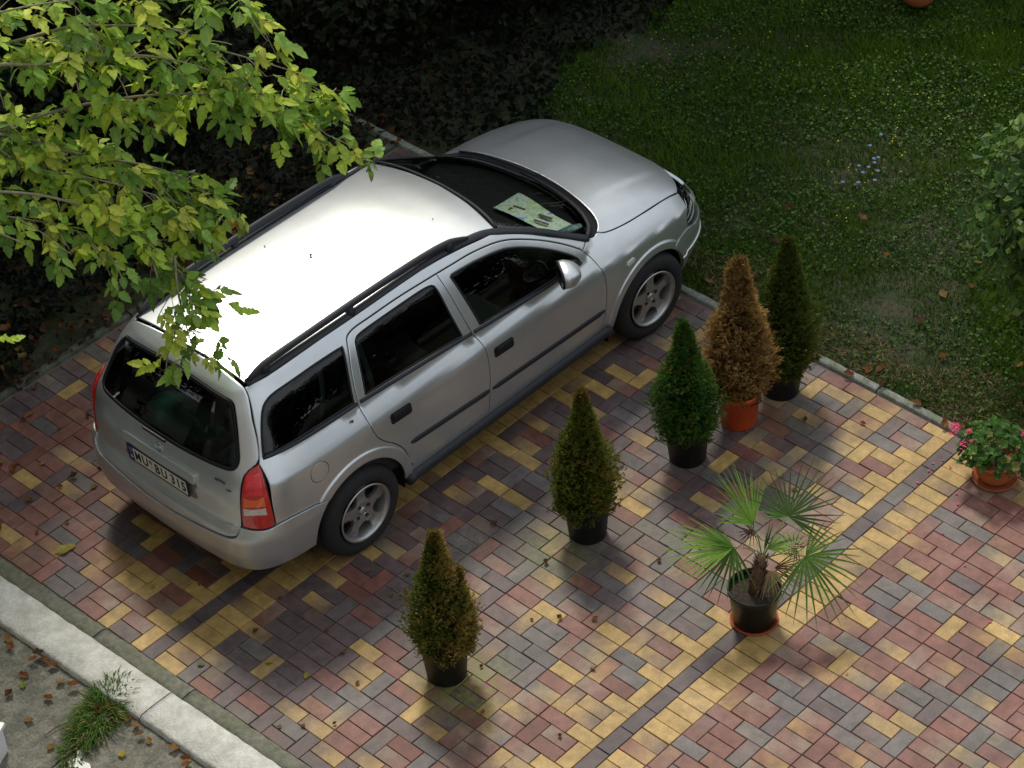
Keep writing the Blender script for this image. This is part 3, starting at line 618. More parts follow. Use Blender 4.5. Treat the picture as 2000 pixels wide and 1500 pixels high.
tr_o = [(-.440, .470, 1.4105), (-.30, .490, 1.418), (-.122, .502, 1.426), (.28, .510, 1.431), (.758, .509, 1.431), (1.089, .512, 1.424), (1.383, .528, 1.397), (1.525, .560, 1.363), (1.70, .588, 1.278), (1.87, .612, 1.184), (2.02, .645, 1.085), (2.12, .668, 1.02), (2.20, .686, .972)]
line3('roof_trim', [(a, -b_, c) for a, b_, c in tr_o], .025, TR, car, flat=.4, n=10, up=(0, -.55, .85))
hf = [(3.10, .655), (3.152, .60), (3.21, .5), (3.275, .33), (3.312, .15), (3.322, 0)]
hb_ = [(2.303, .664), (2.352, .63), (2.392, .57), (2.425, .48), (2.455, .35), (2.485, .18), (2.495, 0)]
panel('bonnet', C2(hseam[2:], hf, [(x, -y) for x, y in hf[::-1]], [(x, -y) for x, y in hseam[2:][::-1]], [(x, -y) for x, y in hb_], hb_[::-1]), m_top, PA, car, grid=.04)
# cowl: black scuttle between bonnet and glass
cv = []; cf = []; n_ = 30
for i in range(n_ + 1):
    t_ = i / n_; a_ = np.array(catmull(wlow[::-1], .002)); b2 = np.array(catmull(hb_[::-1], .002)); pa = a_[int(t_ * (len(a_) - 1))]; pb = b2[int(t_ * (len(b2) - 1))]
    za = float(Zws(pa[0], pa[1])[0]) - .004; zb = float(Ztop1(pb[0], pb[1])[0]) - .012
    for k in range(5): q = k / 4; cv.append((pa[0] * (1 - q) + pb[0] * q + (.008 if k == 4 else 0), pa[1] * (1 - q) + pb[1] * q, za * (1 - q) + zb * q - .028 * math.sin(q * PI)))
for i in range(n_):
    for k in range(4): a_ = i * 5 + k; cf.append((a_, a_ + 5, a_ + 6, a_ + 1))
o_ = len(cv); cv += [(x, -y, z) for x, y, z in cv]; cf += [tuple(k + o_ for k in f[::-1]) for f in cf]
cowl = obj('cowl', mesh('cowl', cv, cf, [M_['dash']], True), car)
for y0_, y1_, dx_ in ((-.52, .08, .0), (-.02, .56, .03)):    # wipers parked along the cowl
    P = [(float(np.interp(abs(y), [0, .2, .45, .6], [2.41, 2.395, 2.35, 2.28])), y) for y in np.linspace(y0_, y1_, 12)]
    line3('wiper', [(p[0] + dx_, p[1], float(Zws(p[0], p[1])[0]) + .012) for p in P], .007, BK, cowl, mirror=False, raw=True)
# roof rails
def rail():
    P = [(-.428, .474, 1.428), (-.40, .475, 1.441), (-.33, .479, 1.462), (-.22, .485, 1.476), (.1, .494, 1.487), (.5, .498, 1.491), (.9, .50, 1.483), (1.12, .505, 1.468), (1.24, .512, 1.445), (1.32, .520, 1.418)]
    pts = catmull([(a, -b_, c) for a, b_, c in P], .03); n = len(pts); rd = [.011 + .010 * min(1, min(i, n - 1 - i) / 4) for i in range(n)]
    p1 = tube(pts, rd, 10, 1.15)
    fts = [tube([(x_, -y_, 1.425), (x_ + d_ * .3, -y_, 1.455), (x_ + d_, -y_, zt_)], [.04, .028, .02], 8, .8, up=(0, 1, 0)) for x_, y_, zt_, d_ in ((-.31, .485, 1.47, .03), (.36, .500, 1.487, .0), (1.17, .512, 1.46, -.03))]
    fill = tube([(-.42, -.476, 1.425), (-.30, -.482, 1.446)], [.012, .02], 8, .9, up=(0, 1, 0)); fill2 = tube([(1.30, -.518, 1.413), (1.17, -.508, 1.44)], [.012, .02], 8, .9, up=(0, 1, 0))
    V, F = join([p1] + fts + [fill, fill2])
    for s_ in (1, -1): obj('roof_rail', mesh('roof_rail', [(a, b_ * s_, c) for a, b_, c in V], F if s_ == 1 else [f[::-1] for f in F], [TR], True), car)
rail()
# tailgate
tgr = C2([(0, 1.436), (-.2, 1.433), (-.35, 1.424), (-.45, 1.406), (-.505, 1.376), (-.55, 1.32), (-.591, 1.245), (-.635, 1.15), (-.672, 1.045), (-.664, 1.012), (-.648, .985), (-.645, .93), (-.648, .78), (-.643, .634), (-.628, .575), (-.598, .552), (-.508, .533), (-.16, .497), (0, .492)])
rgl = C2([(0, 1.374), (-.2, 1.366), (-.41, 1.352), (-.47, 1.336), (-.505, 1.29), (-.538, 1.22), (-.572, 1.12), (-.596, 1.04), (-.588, 1.0), (-.55, .982), (-.4, .970), (-.2, .960), (0, .957)])
tail = panel('tailgate', sym(tgr), m_rear, PA, car, [sym(rgl)], grid=.035)
rw = panel('rear_window', sym(rgl), m_rear, M_['rglass'], tail, off=-.005, gap=.002, thick=.003, tilt=0, grid=.05)
g2 = inset(clean(sym(rgl)) if area(clean(sym(rgl))) > 0 else clean(sym(rgl))[::-1], .012); Pm = m_rear(g2[:, 0], g2[:, 1])[::2]; Pm[:, 0] -= .001
line3('window_seal', np.vstack([Pm, Pm[:2]]).tolist(), .013, BK, tail, mirror=False, raw=True, flat=.25, up=(-1, 0, .3))
panel('number_plate_garnish', sym(C2([(0, .866), (-.28, .860), (-.318, .845), (-.322, .81), (-.31, .795), (0, .797)])), m_rear, PA, tail, off=.022, gap=0, thick=.03, tilt=1.2, grid=.02)
panel('plate_recess_shade', sym(C2([(0, .797), (-.30, .797), (-.306, .74), (-.296, .672), (0, .668)])), m_rear, M_['trim'] if False else mat('recess_shade_paint', (.22, .23, .225), .35, .6), tail, off=.0015, gap=0, thick=.002, tilt=.2, grid=.03)  # flat patch of darkened body paint, recess shade put into the colour
# lower fold of the tailgate
ys = np.linspace(-.62, .62, 40); zf_ = .578 + .06 * (np.abs(ys) / .62) ** 3
fold = m_rear(ys, zf_); fold[:, 0] += .001
line3('tailgate_fold', fold.tolist(), .0065, PA, tail, mirror=False, raw=True, flat=.35, up=(-.5, 0, .8))
def textmesh(txt, size, m, ext=.0008, bold=0.0):
    c = bpy.data.curves.new('t', 'FONT'); c.body = txt; c.size = size; c.extrude = ext; c.align_x = 'CENTER'; c.align_y = 'CENTER'; c.resolution_u = 3; c.offset = bold
    o = bpy.data.objects.new('t', c); COL.objects.link(o); dg = bpy.context.evaluated_depsgraph_get(); me = bpy.data.meshes.new_from_object(o.evaluated_get(dg)); bpy.data.objects.remove(o); me.materials.clear(); me.materials.append(m); return me
RX = (PI / 2, 0, -PI / 2)    # text facing -x (seen from behind the car)
bm = bmesh.new(); bbox(bm, (0, 0, 0), (.006, .52, .11)); plate = bmobj('licence_plate', bm, M_['plate'], car, False, (-.819, 0, .740), (0, math.radians(-2), 0), bevel=.0015)
bm = bmesh.new(); bbox(bm, (-.0036, .237, 0), (.001, .042, .104)); bmobj('country_strip', bm, M_['eublue'], plate, False)
stars = [lathe([(0, 0), (.0018, 0), (.0018, .001), (0, .001)], 6) for _ in range(12)]
sv, sf_ = join([([( -.0042 - v[2], .237 + .011 * math.cos(2 * PI * k / 12) + v[0], .028 + .011 * math.sin(2 * PI * k / 12) + v[1]) for v in s_[0]], s_[1]) for k, s_ in enumerate(stars)])
obj('star', mesh('star', sv, sf_, [mat('star_yellow', (.7, .6, .1), .5)]), plate)
tD = textmesh('D', .032, M_['plate']); obj('letter', tD, plate, (-.0045, .237, -.030), RX)
def glyph(txt, yc, sx=1.0):
    me = textmesh(txt, .100, M_['ink'], .0006, .0022); o = obj('letter', me, plate, (-.0042, yc, -.004), RX); o.scale = (sx, 1, 1)
for ch, yc, sx in (('M', .178, .72), ('U', .112, .80), ('B', .005, .84), ('U', -.057, .80), ('3', -.133, .86), ('1', -.182, .86), ('5', -.228, .86)): glyph(ch, yc, sx)
for z_, c_ in ((.022, (.25, .18, .10)), (-.020, (.55, .55, .6))):
    V, F = lathe([(0, 0), (.0165, 0), (.0165, .001), (0, .001)], 20); obj('sticker', mesh('sticker', [(-.0036 - c, .059 + a, z_ + b_) for a, b_, c in V], F, [mat('sticker', c_, .5, nscale=200)]), plate)
bm = bmesh.new(); 
for c, s_ in (((-.001, 0, -.058), (.008, .53, .008)), ((-.001, -.263, 0), (.008, .008, .116)), ((-.001, .263, 0), (.008, .008, .116)), ((-.001, 0, .058), (.008, .53, .008))): bbox(bm, c, s_)
bmobj('plate_holder', bm, BK, plate, False)
# emblem: ring with a lightning bolt
V, F = tube([(-.004, .031 * math.cos(a), .027 * math.sin(a)) for a in np.linspace(0, 2 * PI, 29)], .0035, 6, cap=False)
bolt = [(-.045, .004), (-.006, .009), (-.010, .002), (.045, -.006), (.004, -.010), (.010, -.002)]
bV = [(-.004, y, z) for y, z in bolt] + [(-.009, y, z) for y, z in bolt]; bF = [tuple(range(6)), tuple(range(11, 5, -1))] + [(i, (i + 1) % 6, (i + 1) % 6 + 6, i + 6) for i in range(6)]
V, F = join([(V, F), (bV, bF)]); obj('emblem', mesh('emblem', V, F, [M_['chrome']]), tail, (float(Xrear(0, .897)[0]) - .001, 0, .897), (0, .12, 0))
for txt, y_, z_, s_ in (('ASTRA', -.505, .905, .028), ('16V', -.572, .868, .026)):
    me = textmesh(txt, s_, M_['trim'], .001); x_ = float(Xrear(y_, z_)[0]); sl = math.atan((float(Xrear(y_ - .04, z_)[0]) - float(Xrear(y_ + .04, z_)[0])) / .08)
    obj('badge', me, tail, (x_ - .003, y_, z_), (PI / 2, 0, -PI / 2 + sl))
bm = bmesh.new(); bbox(bm, (0, 0, 0), (.012, .20, .02)); V = None; bmobj('rear_wiper', bm, BK, tail, False, (-.782, .03, .974), (0, 0, 0), bevel=.003)
# tail lamps
lampP = [(-.598, -.684, 1.030), (-.604, -.728, .954), (-.622, -.773, .803), (-.624, -.785, .634), (-.667, -.764, .620), (-.721, -.72, .622), (-.764, -.648, .634), (-.757, -.652, .78), (-.716, -.648, .933), (-.667, -.652, 1.0)]
LP = [(sr(x, y), z) for x, y, z in lampP]
lo2 = C2([LP[0], LP[1], LP[2], LP[3]], [LP[3], LP[4], LP[5], LP[6]], [LP[6], LP[7], LP[8], LP[9], LP[0]])
lamps = panel('tail_lamp', lo2, m_lamp, M_['red'], car, gap=.006, off=.004, thick=.02, mirror=True, grid=.02, tilt=1.0)
panel('lamp_gasket', lo2, m_lamp, BK, lamps, gap=.0, off=-.004, thick=.02, mirror=True, grid=.03)
def lampband(z0, z1, nm, mt, f0=.10, f1=.80):
    def e(z): 
        lo_ = np.interp(z, [.634, .78, .933, 1.0], [LP[6][0], LP[7][0], LP[8][0], LP[9][0]]); hi2 = np.interp(z, [.634, .803, .954, 1.03], [LP[3][0], LP[2][0], LP[1][0], LP[0][0]]); return lo_, hi2
    P = []
    for z in np.linspace(z0, z1, 6): a, b_ = e(z); P.append((a + (b_ - a) * f1, z))
    for z in np.linspace(z1, z0, 6): a, b_ = e(z); P.append((a + (b_ - a) * f0, z))
    panel(nm, P, m_lamp, M_[mt], lamps, gap=0, off=.0058, thick=.003, mirror=True, grid=.02, tilt=.3)
lampband(.722, .775, 'reversing_lens', 'clear'); lampband(.782, .852, 'indicator_lens', 'orange'); lampband(.858, .985, 'brake_lens', 'pinkred', .14, .80)
# rear bumper
bt = [(-.255, .605, 0), (-.315, .619, 0), (-.382, .632, 0), (-.524, .640, 0), (-.624, .629, 0)]
topb = [(sr(x, -float(Yside(x, z)[0])), z) for x, z, _ in bt] + [(sr(x, y), z - .004) for x, y, z in lampP[3:7]]
tgb = [(sr(float(Xrear(y, z)[0]), y), z - .004) for y, z in ((-.643, .634), (-.628, .575), (-.598, .552), (-.508, .533), (-.16, .497), (0, .492))]
arcb = [(sr(x, -float(Yside(x, z)[0])), z) for x, z in arc(-.02, .335, .360, 131, 184, 14)]
botb = [(arcb[-1][0], .315), (sr(-.6, -.80), .305), (sr(-.78, -.55), .30), (0, .295)]
half = C2(botb[::-1], step=.02) + [arcb[-1]] + arcb[::-1] + C2(topb, step=.015) + C2(tgb, step=.015)
half = [p for p in half]
full = half + [(-a, b_) for a, b_ in half[::-1]]
rb = panel('rear_bumper', full, m_rr, PA, car, gap=.002, off=.010, thick=.03, grid=.025, tilt=1.0)
ph = np.linspace(sr(-.56, -.80), -sr(-.56, -.80), 60); P = m_rr(ph, np.full(60, .50) - .0 * ph); P *= [1.012, 1.012, 1]
# front bumper, grille, headlamps
fbl = [(2.88, .588), (2.95, .597), (3.05, .600), (3.12, .575), (3.18, .560)]
ftop = [(sf(x, -float(Yside(x, z)[0])), z) for x, z in fbl] + [(-.45, .545), (-.30, .56), (0, .565)]
arcf = [(sf(x, -float(Yside(x, z)[0])), z) for x, z in arc(2.61, .28, .372, -2, 48, 14)]
halff = C2([(0, .235), (-.5, .24), (arcf[0][0], .25)], step=.02) + arcf + C2(ftop, step=.02)
panel('front_bumper', halff + [(-a, b_) for a, b_ in halff[::-1]], m_fr, PA, car, gap=.002, off=.004, thick=.03, grid=.03, tilt=1.0)
hl = [(3.12, .66, .745), (3.075, .72, .70), (3.045, .757, .66), (3.055, .757, .602), (3.14, .735, .572), (3.22, .70, .560), (3.33, .52, .57), (3.33, .50, .655), (3.25, .55, .72), (3.19, .60, .745)]
HL = [(sf(x, -y), z) for x, y, z in hl]
hla = panel('headlamp', C2(HL + [HL[0]]), m_fr, M_['chrome'], car, gap=.004, off=-.02, thick=.02, mirror=True, grid=.025)
panel('headlamp_lens', C2(HL + [HL[0]]), m_fr, M_['lens'], hla, gap=.004, off=.003, thick=.004, mirror=True, grid=.025)
panel('grille', C2([(-.36, .565), (-.36, .68), (0, .70), (.36, .68), (.36, .565), (0, .57), (-.36, .565)]), m_fr, BK, car, gap=.002, off=-.004, thick=.02, grid=.03)
panel('bonnet_lip', sym(C2([(0, .715), (-.34, .70), (-.45, .685)], [(-.45, .685), (-.36, .672), (0, .69)])), m_fr, PA, car, gap=.002, off=0, thick=.02, grid=.03)
ph = np.linspace(sf(2.95, -.80), -sf(2.95, -.80), 60); P = m_fr(ph, np.full(60, .42)); P[:, 0] += .004
line3('bumper_strip', P.tolist(), .011, PA, car, mirror=False, raw=True, flat=.8)
# mirrors
MC = np.array([1.75, -.862, 1.035]); MD = np.array([.84, -.54, 0]); MW = np.array([-.54, -.84, 0]); MZ = np.array([0, 0, 1.])
def msec(a_, hw, hh, n=24, sh=0, dz=0, e=.6):
    o = []
    for k in range(n):
        a = 2 * PI * k / n; c, s_ = math.cos(a), math.sin(a); o.append(tuple(MC + MD * a_ + MW * (sh + hw * math.copysign(abs(c) ** e, c)) + MZ * (dz + (hh - .010 * c) * math.copysign(abs(s_) ** e, s_))))
    return o
mirV = sum([msec(*q) for q in ((0, .088, .060), (.012, .096, .066), (.04, .097, .066), (.075, .088, .058, 24, 0, -.002), (.105, .068, .045, 24, -.006, -.004), (.125, .042, .028, 24, -.008, -.006), (.133, .015, .010, 24, -.008, -.006))], [])
mF = [(i * 24 + k, i * 24 + (k + 1) % 24, (i + 1) * 24 + (k + 1) % 24, (i + 1) * 24 + k) for i in range(6) for k in range(24)] + [tuple(range(24))[::-1], tuple(range(144, 168))]
arm = tube([tuple(MC + MD * .06 - MW * .07 - MZ * .035), (1.88, -.80, .965), (1.93, -.765, .945)], [.035, .032, .036], 10, .6)
for s_ in (1, -1):
    Y_ = lambda P_: [(a, b_ * s_, c - (.085 if s_ < 0 else 0)) for a, b_, c in P_]
    mr_ = obj('wing_mirror', mesh('wing_mirror', Y_(mirV), mF if s_ == -1 else [f[::-1] for f in mF], [PA], True), car)
    obj('mirror_arm', mesh('mirror_arm', Y_(arm[0]), arm[1], [BK], True), mr_)
    rimp = tube(Y_(msec(.002, .090, .062) + msec(.002, .090, .062)[:2]), .009, 6, cap=False); obj('mirror_rim', mesh('mirror_rim', *rimp, [BK], True), mr_)
    obj('mirror_glass', mesh('mirror_glass', Y_(msec(-.002, .084, .056)), [tuple(range(24))], [M_['chrome']]), mr_)
line3('mirror_foot', [(1.93, -.765, .945), (2.0, -.752, .925), (2.045, -.748, .915)], [.04, .035, .012], BK, fdoor, step=1, flat=.5, up=(0, -1, .5))
# wheels
def wheel(x, s_, steer=0):
    wr = obj('wheel', mesh('wheel_well_core', *lathe([(.0, .12), (.165, .12), (.165, .19), (.0, .19)], 24, 'y'), [M_['alloydark']], True), car, (x, -.835 * s_, .305))
    wr.rotation_euler = (0, random.random() * 0, (0 if s_ == 1 else PI) + steer)
    ty = [(.196, -.012), (.205, .002), (.225, .012), (.25, .014), (.275, .008), (.293, -.006), (.303, -.028), (.306, -.05), (.306, -.15), (.303, -.172), (.29, -.19), (.25, -.2), (.2, -.19)]
    V, F = lathe([(r_, -z_) for r_, z_ in ty], 56, 'y')
    obj('tyre', mesh('tyre', V, F, [M_['rubber']], True), wr)
    # tread ribs
    ribs = join([lathe([(.3055, z_ - .004), (.3082, z_ - .004), (.3082, z_ + .004), (.3055, z_ + .004)], 56, 'y') for z_ in (.045, .072, .10, .128, .155)])
    obj('tread', mesh('tread', ribs[0], ribs[1], [M_['rubber']]), wr)
    rp = [(.199, -.010), (.1995, -.017), (.190, -.019), (.183, -.010), (.179, .006), (.172, .03), (.168, .06), (.168, .15)]
    V, F = lathe([(r_, z_) for r_, z_ in rp], 56, 'y'); obj('rim', mesh('rim', V, F, [M_['alloy']], True), wr)
    V, F = lathe([(0, .10), (.125, .10), (.125, .11), (0, .11)], 32, 'y'); obj('brake_disc', mesh('brake_disc', V, F, [M_['disc']], True), wr)
    # five wide spokes with scalloped windows: polar grid
    bm = bmesh.new(); na, nr = 100, 16; G = {}
    for i in range(na):
        a = 2 * PI * i / na + .32; ph_ = ((i / na * 5) % 1.0) - .5      # 0 = middle of window
        for j in range(nr + 1):
            r_ = .028 + (.180 - .028) * j / nr
            dep = .012 + .012 * (1 - r_ / .18) ** 1.0 - .010 * math.exp(-((r_ - .06) / .03) ** 2) + .012 * max(0, (r_ - .15) / .03)
            G[i, j] = bm.verts.new((r_ * math.cos(a), dep, r_ * math.sin(a)))
    def solid(i, j):
        ph_ = abs((((i + .5) / na * 5) % 1.0) - .5); r_ = .028 + (.180 - .028) * (j + .5) / nr
        if r_ < .082: return True
        hw = .30 * min(1, math.sqrt(max(0, (r_ - .080) / .035))) - .00
        return not (ph_ < hw)
    for i in range(na):
        for j in range(nr):
            if solid(i, j): bm.faces.new((G[i, j], G[(i + 1) % na, j], G[(i + 1) % na, j + 1], G[i, j + 1]))
    bmesh.ops.delete(bm, geom=[v for v in bm.verts if not v.link_faces], context='VERTS')
    r = bmesh.ops.extrude_face_region(bm, geom=list(bm.faces)); 
    for v in [g for g in r['geom'] if isinstance(g, bmesh.types.BMVert)]: v.co.y += .022
    bmesh.ops.recalc_face_normals(bm, faces=list(bm.faces))
    bmobj('spokes', bm, M_['alloy'], wr)
    V, F = lathe([(0, .004), (.024, .005), (.029, .010), (.03, .02)], 24, 'y'); hc = obj('hub_cap', mesh('hub_cap', V, F, [M_['alloy']], True), wr)
    V, F = tube([(.017 * math.cos(a), .0035, .017 * math.sin(a)) for a in np.linspace(0, 2 * PI, 17)], .0015, 5, cap=False); V2, F2_ = tube([(-.02, .003, .004), (-.002, .003, .001), (.002, .003, -.001), (.02, .003, -.004)], .002, 5)
    V, F = join([(V, F), (V2, F2_)]); obj('emblem', mesh('emblem', V, F, [M_['chrome']]), wr)
    for k in range(4):
        a = 2 * PI * k / 4 + .5; V, F = lathe([(0, .0125), (.007, .0125), (.010, .010), (.0105, .0075), (.0125, .0075), (.0125, .018)], 10, 'y'); obj('wheel_bolt', mesh('wheel_bolt', [(v[0] + .052 * math.cos(a), v[1] - .002, v[2] + .052 * math.sin(a)) for v in V], F, [M_['alloydark']]), wr)
    return wr
for x_, st_ in ((0, 0), (2.62, math.radians(-3))):
    for s_ in (1, -1): wheel(x_, s_, st_)
# wheel wells
for cx_, cz_, r_ in ((-.02, .335, .385), (2.61, .28, .41)):
    for s_ in (1, -1):
        V = []; F = []
        for i in range(25):
            a = PI * i / 24 * 1.16 - .25
            for y_ in (.50, .838): V.append((cx_ + r_ * math.cos(a), -y_ * s_ * (1 if True else 1), cz_ + r_ * math.sin(a)))
        F = [(2 * i, 2 * i + 1, 2 * i + 3, 2 * i + 2) for i in range(24)]; n0 = len(V); V.append((cx_, -.50 * s_, cz_)); F += [(2 * i, 2 * i + 2, n0) for i in range(24)]
        V = [(x, y if abs(y) < .6 else (-s_ * (float(Yside(x, max(z, .3))[0]) - .004)), z) for x, y, z in V]
        obj('wheel_well', mesh('wheel_well', V, F, [M_['dash']], True), car)
# floor pan, inner walls, seats, dashboard
IN = M_['interior']; bm = bmesh.new()
bbox(bm, (1.3, 0, .30), (4.0, 1.0, .12)); bbox(bm, (1.2, 0, .33), (1.7, 1.5, .10)); bbox(bm, (-.2, 0, .48), (1.0, 1.10, .16)); bbox(bm, (2.85, 0, .50), (.75, 1.0, .32)); bbox(bm, (-.68, 0, .42), (.12, 1.2, .22)); bbox(bm, (1.3, 0, .22), (3.9, .9, .06))
bmobj('floor_pan', bm, M_['dash'], car, False)
ln_ = C2([(-.5, .40), (2.1, .40)], [(2.1, .40), (2.1, .87), (1.0, .94), (-.5, 1.0)], [(-.5, 1.0), (-.5, .40)], step=.08)
panel('door_card', ln_, m_side, IN, car, off=-.07, gap=0, thick=.01, mirror=True, grid=.09, tilt=0)
panel('headlining', C2([(-.42, .44), (1.5, .50)], [(1.5, .50), (1.58, 0), (1.5, -.50)], [(1.5, -.50), (-.42, -.44)], [(-.42, -.44), (-.42, .44)], step=.1), m_roof, mat('headlining', (.14, .14, .13), .9), car, off=-.03, gap=0, thick=.005, grid=.1)
def seat(x, y, w_, name, zb=.42, hr=(0,)):
    s0 = bmesh.new(); bbox(s0, (x + .22, y, zb + .09), (.50, w_, .16)); s_ = bmobj(name, s0, IN, car, True, bevel=.04)
    b0 = bmesh.new(); vs = bbox(b0, (0, 0, .30), (.13, w_ * .94, .62)); bk = bmobj('backrest', b0, IN, s_, True, (x - .02, y, zb + .10), (0, math.radians(-18), 0), bevel=.045)
    for h in hr:
        h0 = bmesh.new(); bbox(h0, (-.0, 0, .0), (.09, .24, .15)); bmobj('headrest', h0, IN, s_, True, (x - .245, y + h, zb + .82), (0, math.radians(-12), 0), bevel=.035)
for sy in (-.36, .36): seat(1.22, sy, .50, 'front_seat')
seat(.42, 0, 1.24, 'rear_seat', .45, (-.38, .38))
V = []; F = []; nd = 24
for i in range(nd + 1):
    y_ = -.66 + 1.32 * i / nd; f_ = abs(y_) / .66
    for x_, z_ in ((1.86 - .03 * f_, .62), (1.88 - .02 * f_, .80), (1.93 - .03 * f_, .915), (2.0 - .03 * f_, .945), (2.15 - .06 * f_, .955), (2.40 - .22 * f_ ** 2.5, .945), (2.40 - .22 * f_ ** 2.5, .60)): V.append((x_, y_, z_))
F = [(i * 7 + k, i * 7 + k + 1, (i + 1) * 7 + k + 1, (i + 1) * 7 + k) for i in range(nd) for k in range(6)]
dash = obj('dashboard', mesh('dashboard', V, F, [M_['dash']], True), car)
st = obj('steering_wheel', mesh('steering_wheel', *join([tube([(0, .18 * math.cos(a), .18 * math.sin(a)) for a in np.linspace(0, 2 * PI, 33)], .014, 8, cap=False), tube([(0, -.17, 0), (.02, 0, 0), (0, .17, 0)], [.015, .04, .015], 8, .6), tube([(.02, 0, 0), (0, 0, -.17)], [.035, .015], 8, .6)]), [M_['dash']], True), car, (1.78, .36, .86), (0, math.radians(-24), 0))
sv_ = obj('rear_view_mirror', mesh('rvm', *tube([(0, -.11, 0), (0, .11, 0)], .03, 10, .5, up=(1, 0, 0)), [M_['dash']], True), car, (1.62, 0, 1.30))
for sy in (-1, 1):       # boot side trim and belt straps seen through the side glass
    line3('seat_belt', [(.30, -.70, .98), (.31, -.64, 1.15), (.30, -.60, 1.30)], .02, mat('belt_grey', (.10, .11, .10), .8), car, mirror=False, flat=.15, up=(0, -1, 0)) if sy < 0 else line3('seat_belt', [(-.10, -.67, 1.0), (-.03, -.63, 1.16), (.0, -.59, 1.30)], .02, mat('belt_grey', (.10, .11, .10), .8), car, mirror=False, flat=.15, up=(0, -1, 0))

# ------------------------------------------------------------------ things in and on the car
def road_map():
    cs = [(2.060, .005), (2.285, -.010), (2.245, -.505), (2.09, -.56)]; V = []; F = []; n = 10; UVn = []
    for i in range(n + 1):
        for j in range(n + 1):
            s_, t_ = i / n, j / n
            p = np.array(cs[0]) * (1 - s_) * (1 - t_) + np.array(cs[1]) * s_ * (1 - t_) + np.array(cs[2]) * s_ * t_ + np.array(cs[3]) * (1 - s_) * t_
            z = .966 + .006 * math.sin(t_ * 7) + .014 * (1 - s_) * t_ + (.004 if i == 0 else 0); V.append((p[0], p[1], z))
    for i in range(n):
        for j in range(n): a = i * (n + 1) + j; F.append((a, a + n + 1, a + n + 2, a + 1))
    V2 = [(x, y, z - .004) for x, y, z in V]; o = len(V); F += [tuple(k + o for k in f[::-1]) for f in F[:]]
    V += V2
    m = bpy.data.materials.new('printed_map'); m.use_nodes = True; t = m.node_tree; l = t.links.new; b = t.nodes['Principled BSDF']; tcn = N(t, 'ShaderNodeTexCoord')
    n1 = N(t, 'ShaderNodeTexNoise', ins={'Scale': 12.0, 'Detail': 5.0, 'Roughness': .7}); l(tcn.outputs['Object'], n1.inputs[0]); r = N(t, 'ShaderNodeValToRGB'); l(n1.outputs[0], r.inputs[0]); r.color_ramp.interpolation = 'CONSTANT'
    e = r.color_ramp.elements; e[0].position = 0; e[0].color = (.12, .50, .72, 1); e[1].position = .40; e[1].color = (.78, .86, .74, 1)
    for p, c in ((.51, (.40, .70, .28)), (.57, (.85, .84, .50)), (.61, (.62, .84, .84))): q = e.new(p); q.color = (*c, 1)
    n2 = N(t, 'ShaderNodeTexVoronoi', feature='DISTANCE_TO_EDGE', ins={'Scale': 42.0}); l(tcn.outputs['Object'], n2.inputs[0]); m2 = N(t, 'ShaderNodeMapRange', ins={1: .0, 2: .06, 3: .0, 4: 1.0}); l(n2.outputs['Distance'], m2.inputs[0])
    mx_ = N(t, 'ShaderNodeMix', data_type='RGBA'); l(m2.outputs[0], mx_.inputs[0]); mx_.inputs[6].default_value = (.88, .80, .70, 1); l(r.outputs[0], mx_.inputs[7]); l(mx_.outputs[2], b.inputs['Base Color']); b.inputs['Roughness'].default_value = .5
    me = mesh('road_map', V, F, [m], True); o = obj('road_map', me, None, (CARO[0], CARO[1], 0)); tag(o, 'folded paper street map lying on the dashboard behind the windscreen', 'map')
    bm = bmesh.new()
    for c, s_ in (((2.12, -.12, .973), (.035, .07, .0015)), ((2.16, -.13, .973), (.02, .09, .0015)), ((2.19, -.33, .979), (.022, .10, .0015)), ((2.13, -.35, .981), (.015, .11, .0015))): bbox(bm, c, s_, .2)
    bmobj('printed_block', bm, mat('map_ink', (.10, .06, .05), .6), o, False)
road_map()
pk = obj('green_packet', mesh('packet', *join([tube([(0, 0, 0), (.10, -.03, .012), (.17, -.02, 0)], [.012, .032, .02], 8, .6)]), [mat('green_foil', (.01, .22, .14), .3, nscale=40, namt=.5, col2=(.4, .55, .5))], True), None, (CARO[0] + 2.10, CARO[1] - .50, .985), (0, 0, -.3))
tag(pk, 'small shiny green packet beside the paper map on the dashboard', 'packet')
bag = bmesh.new(); bmesh.ops.create_icosphere(bag, subdivisions=4, radius=.2)
for v in bag.verts: v.co *= 1 + .18 * mnoise.noise(v.co * 9) + .06 * mnoise.noise(v.co * 25); v.co.z *= .7; v.co.x *= .8; v.co.y *= 1.4
bgo = bmobj('plastic_bag', bag, mat('teal_bag', (.05, .16, .14), .18, coat=.8), None, True, (CARO[0] - .42, CARO[1] + .22, .72)); tag(bgo, 'crumpled teal plastic bag in the boot behind the rear window', 'bag')
bx = bmesh.new()
for k in range(5): bbox(bx, (0, -.02 * k, .03 + .05 * k), (.26, .36 - .02 * k, .042), .06 * (k % 3 - 1))
bk_ = bmobj('book_pile', bx, mat('pile_paper', (.16, .13, .14), .6, nscale=14, namt=.5, col2=(.28, .30, .33)), None, False, (CARO[0] - .45, CARO[1] - .30, .565)); tag(bk_, 'pile of boxes and papers stacked in the right side of the boot', 'pile')
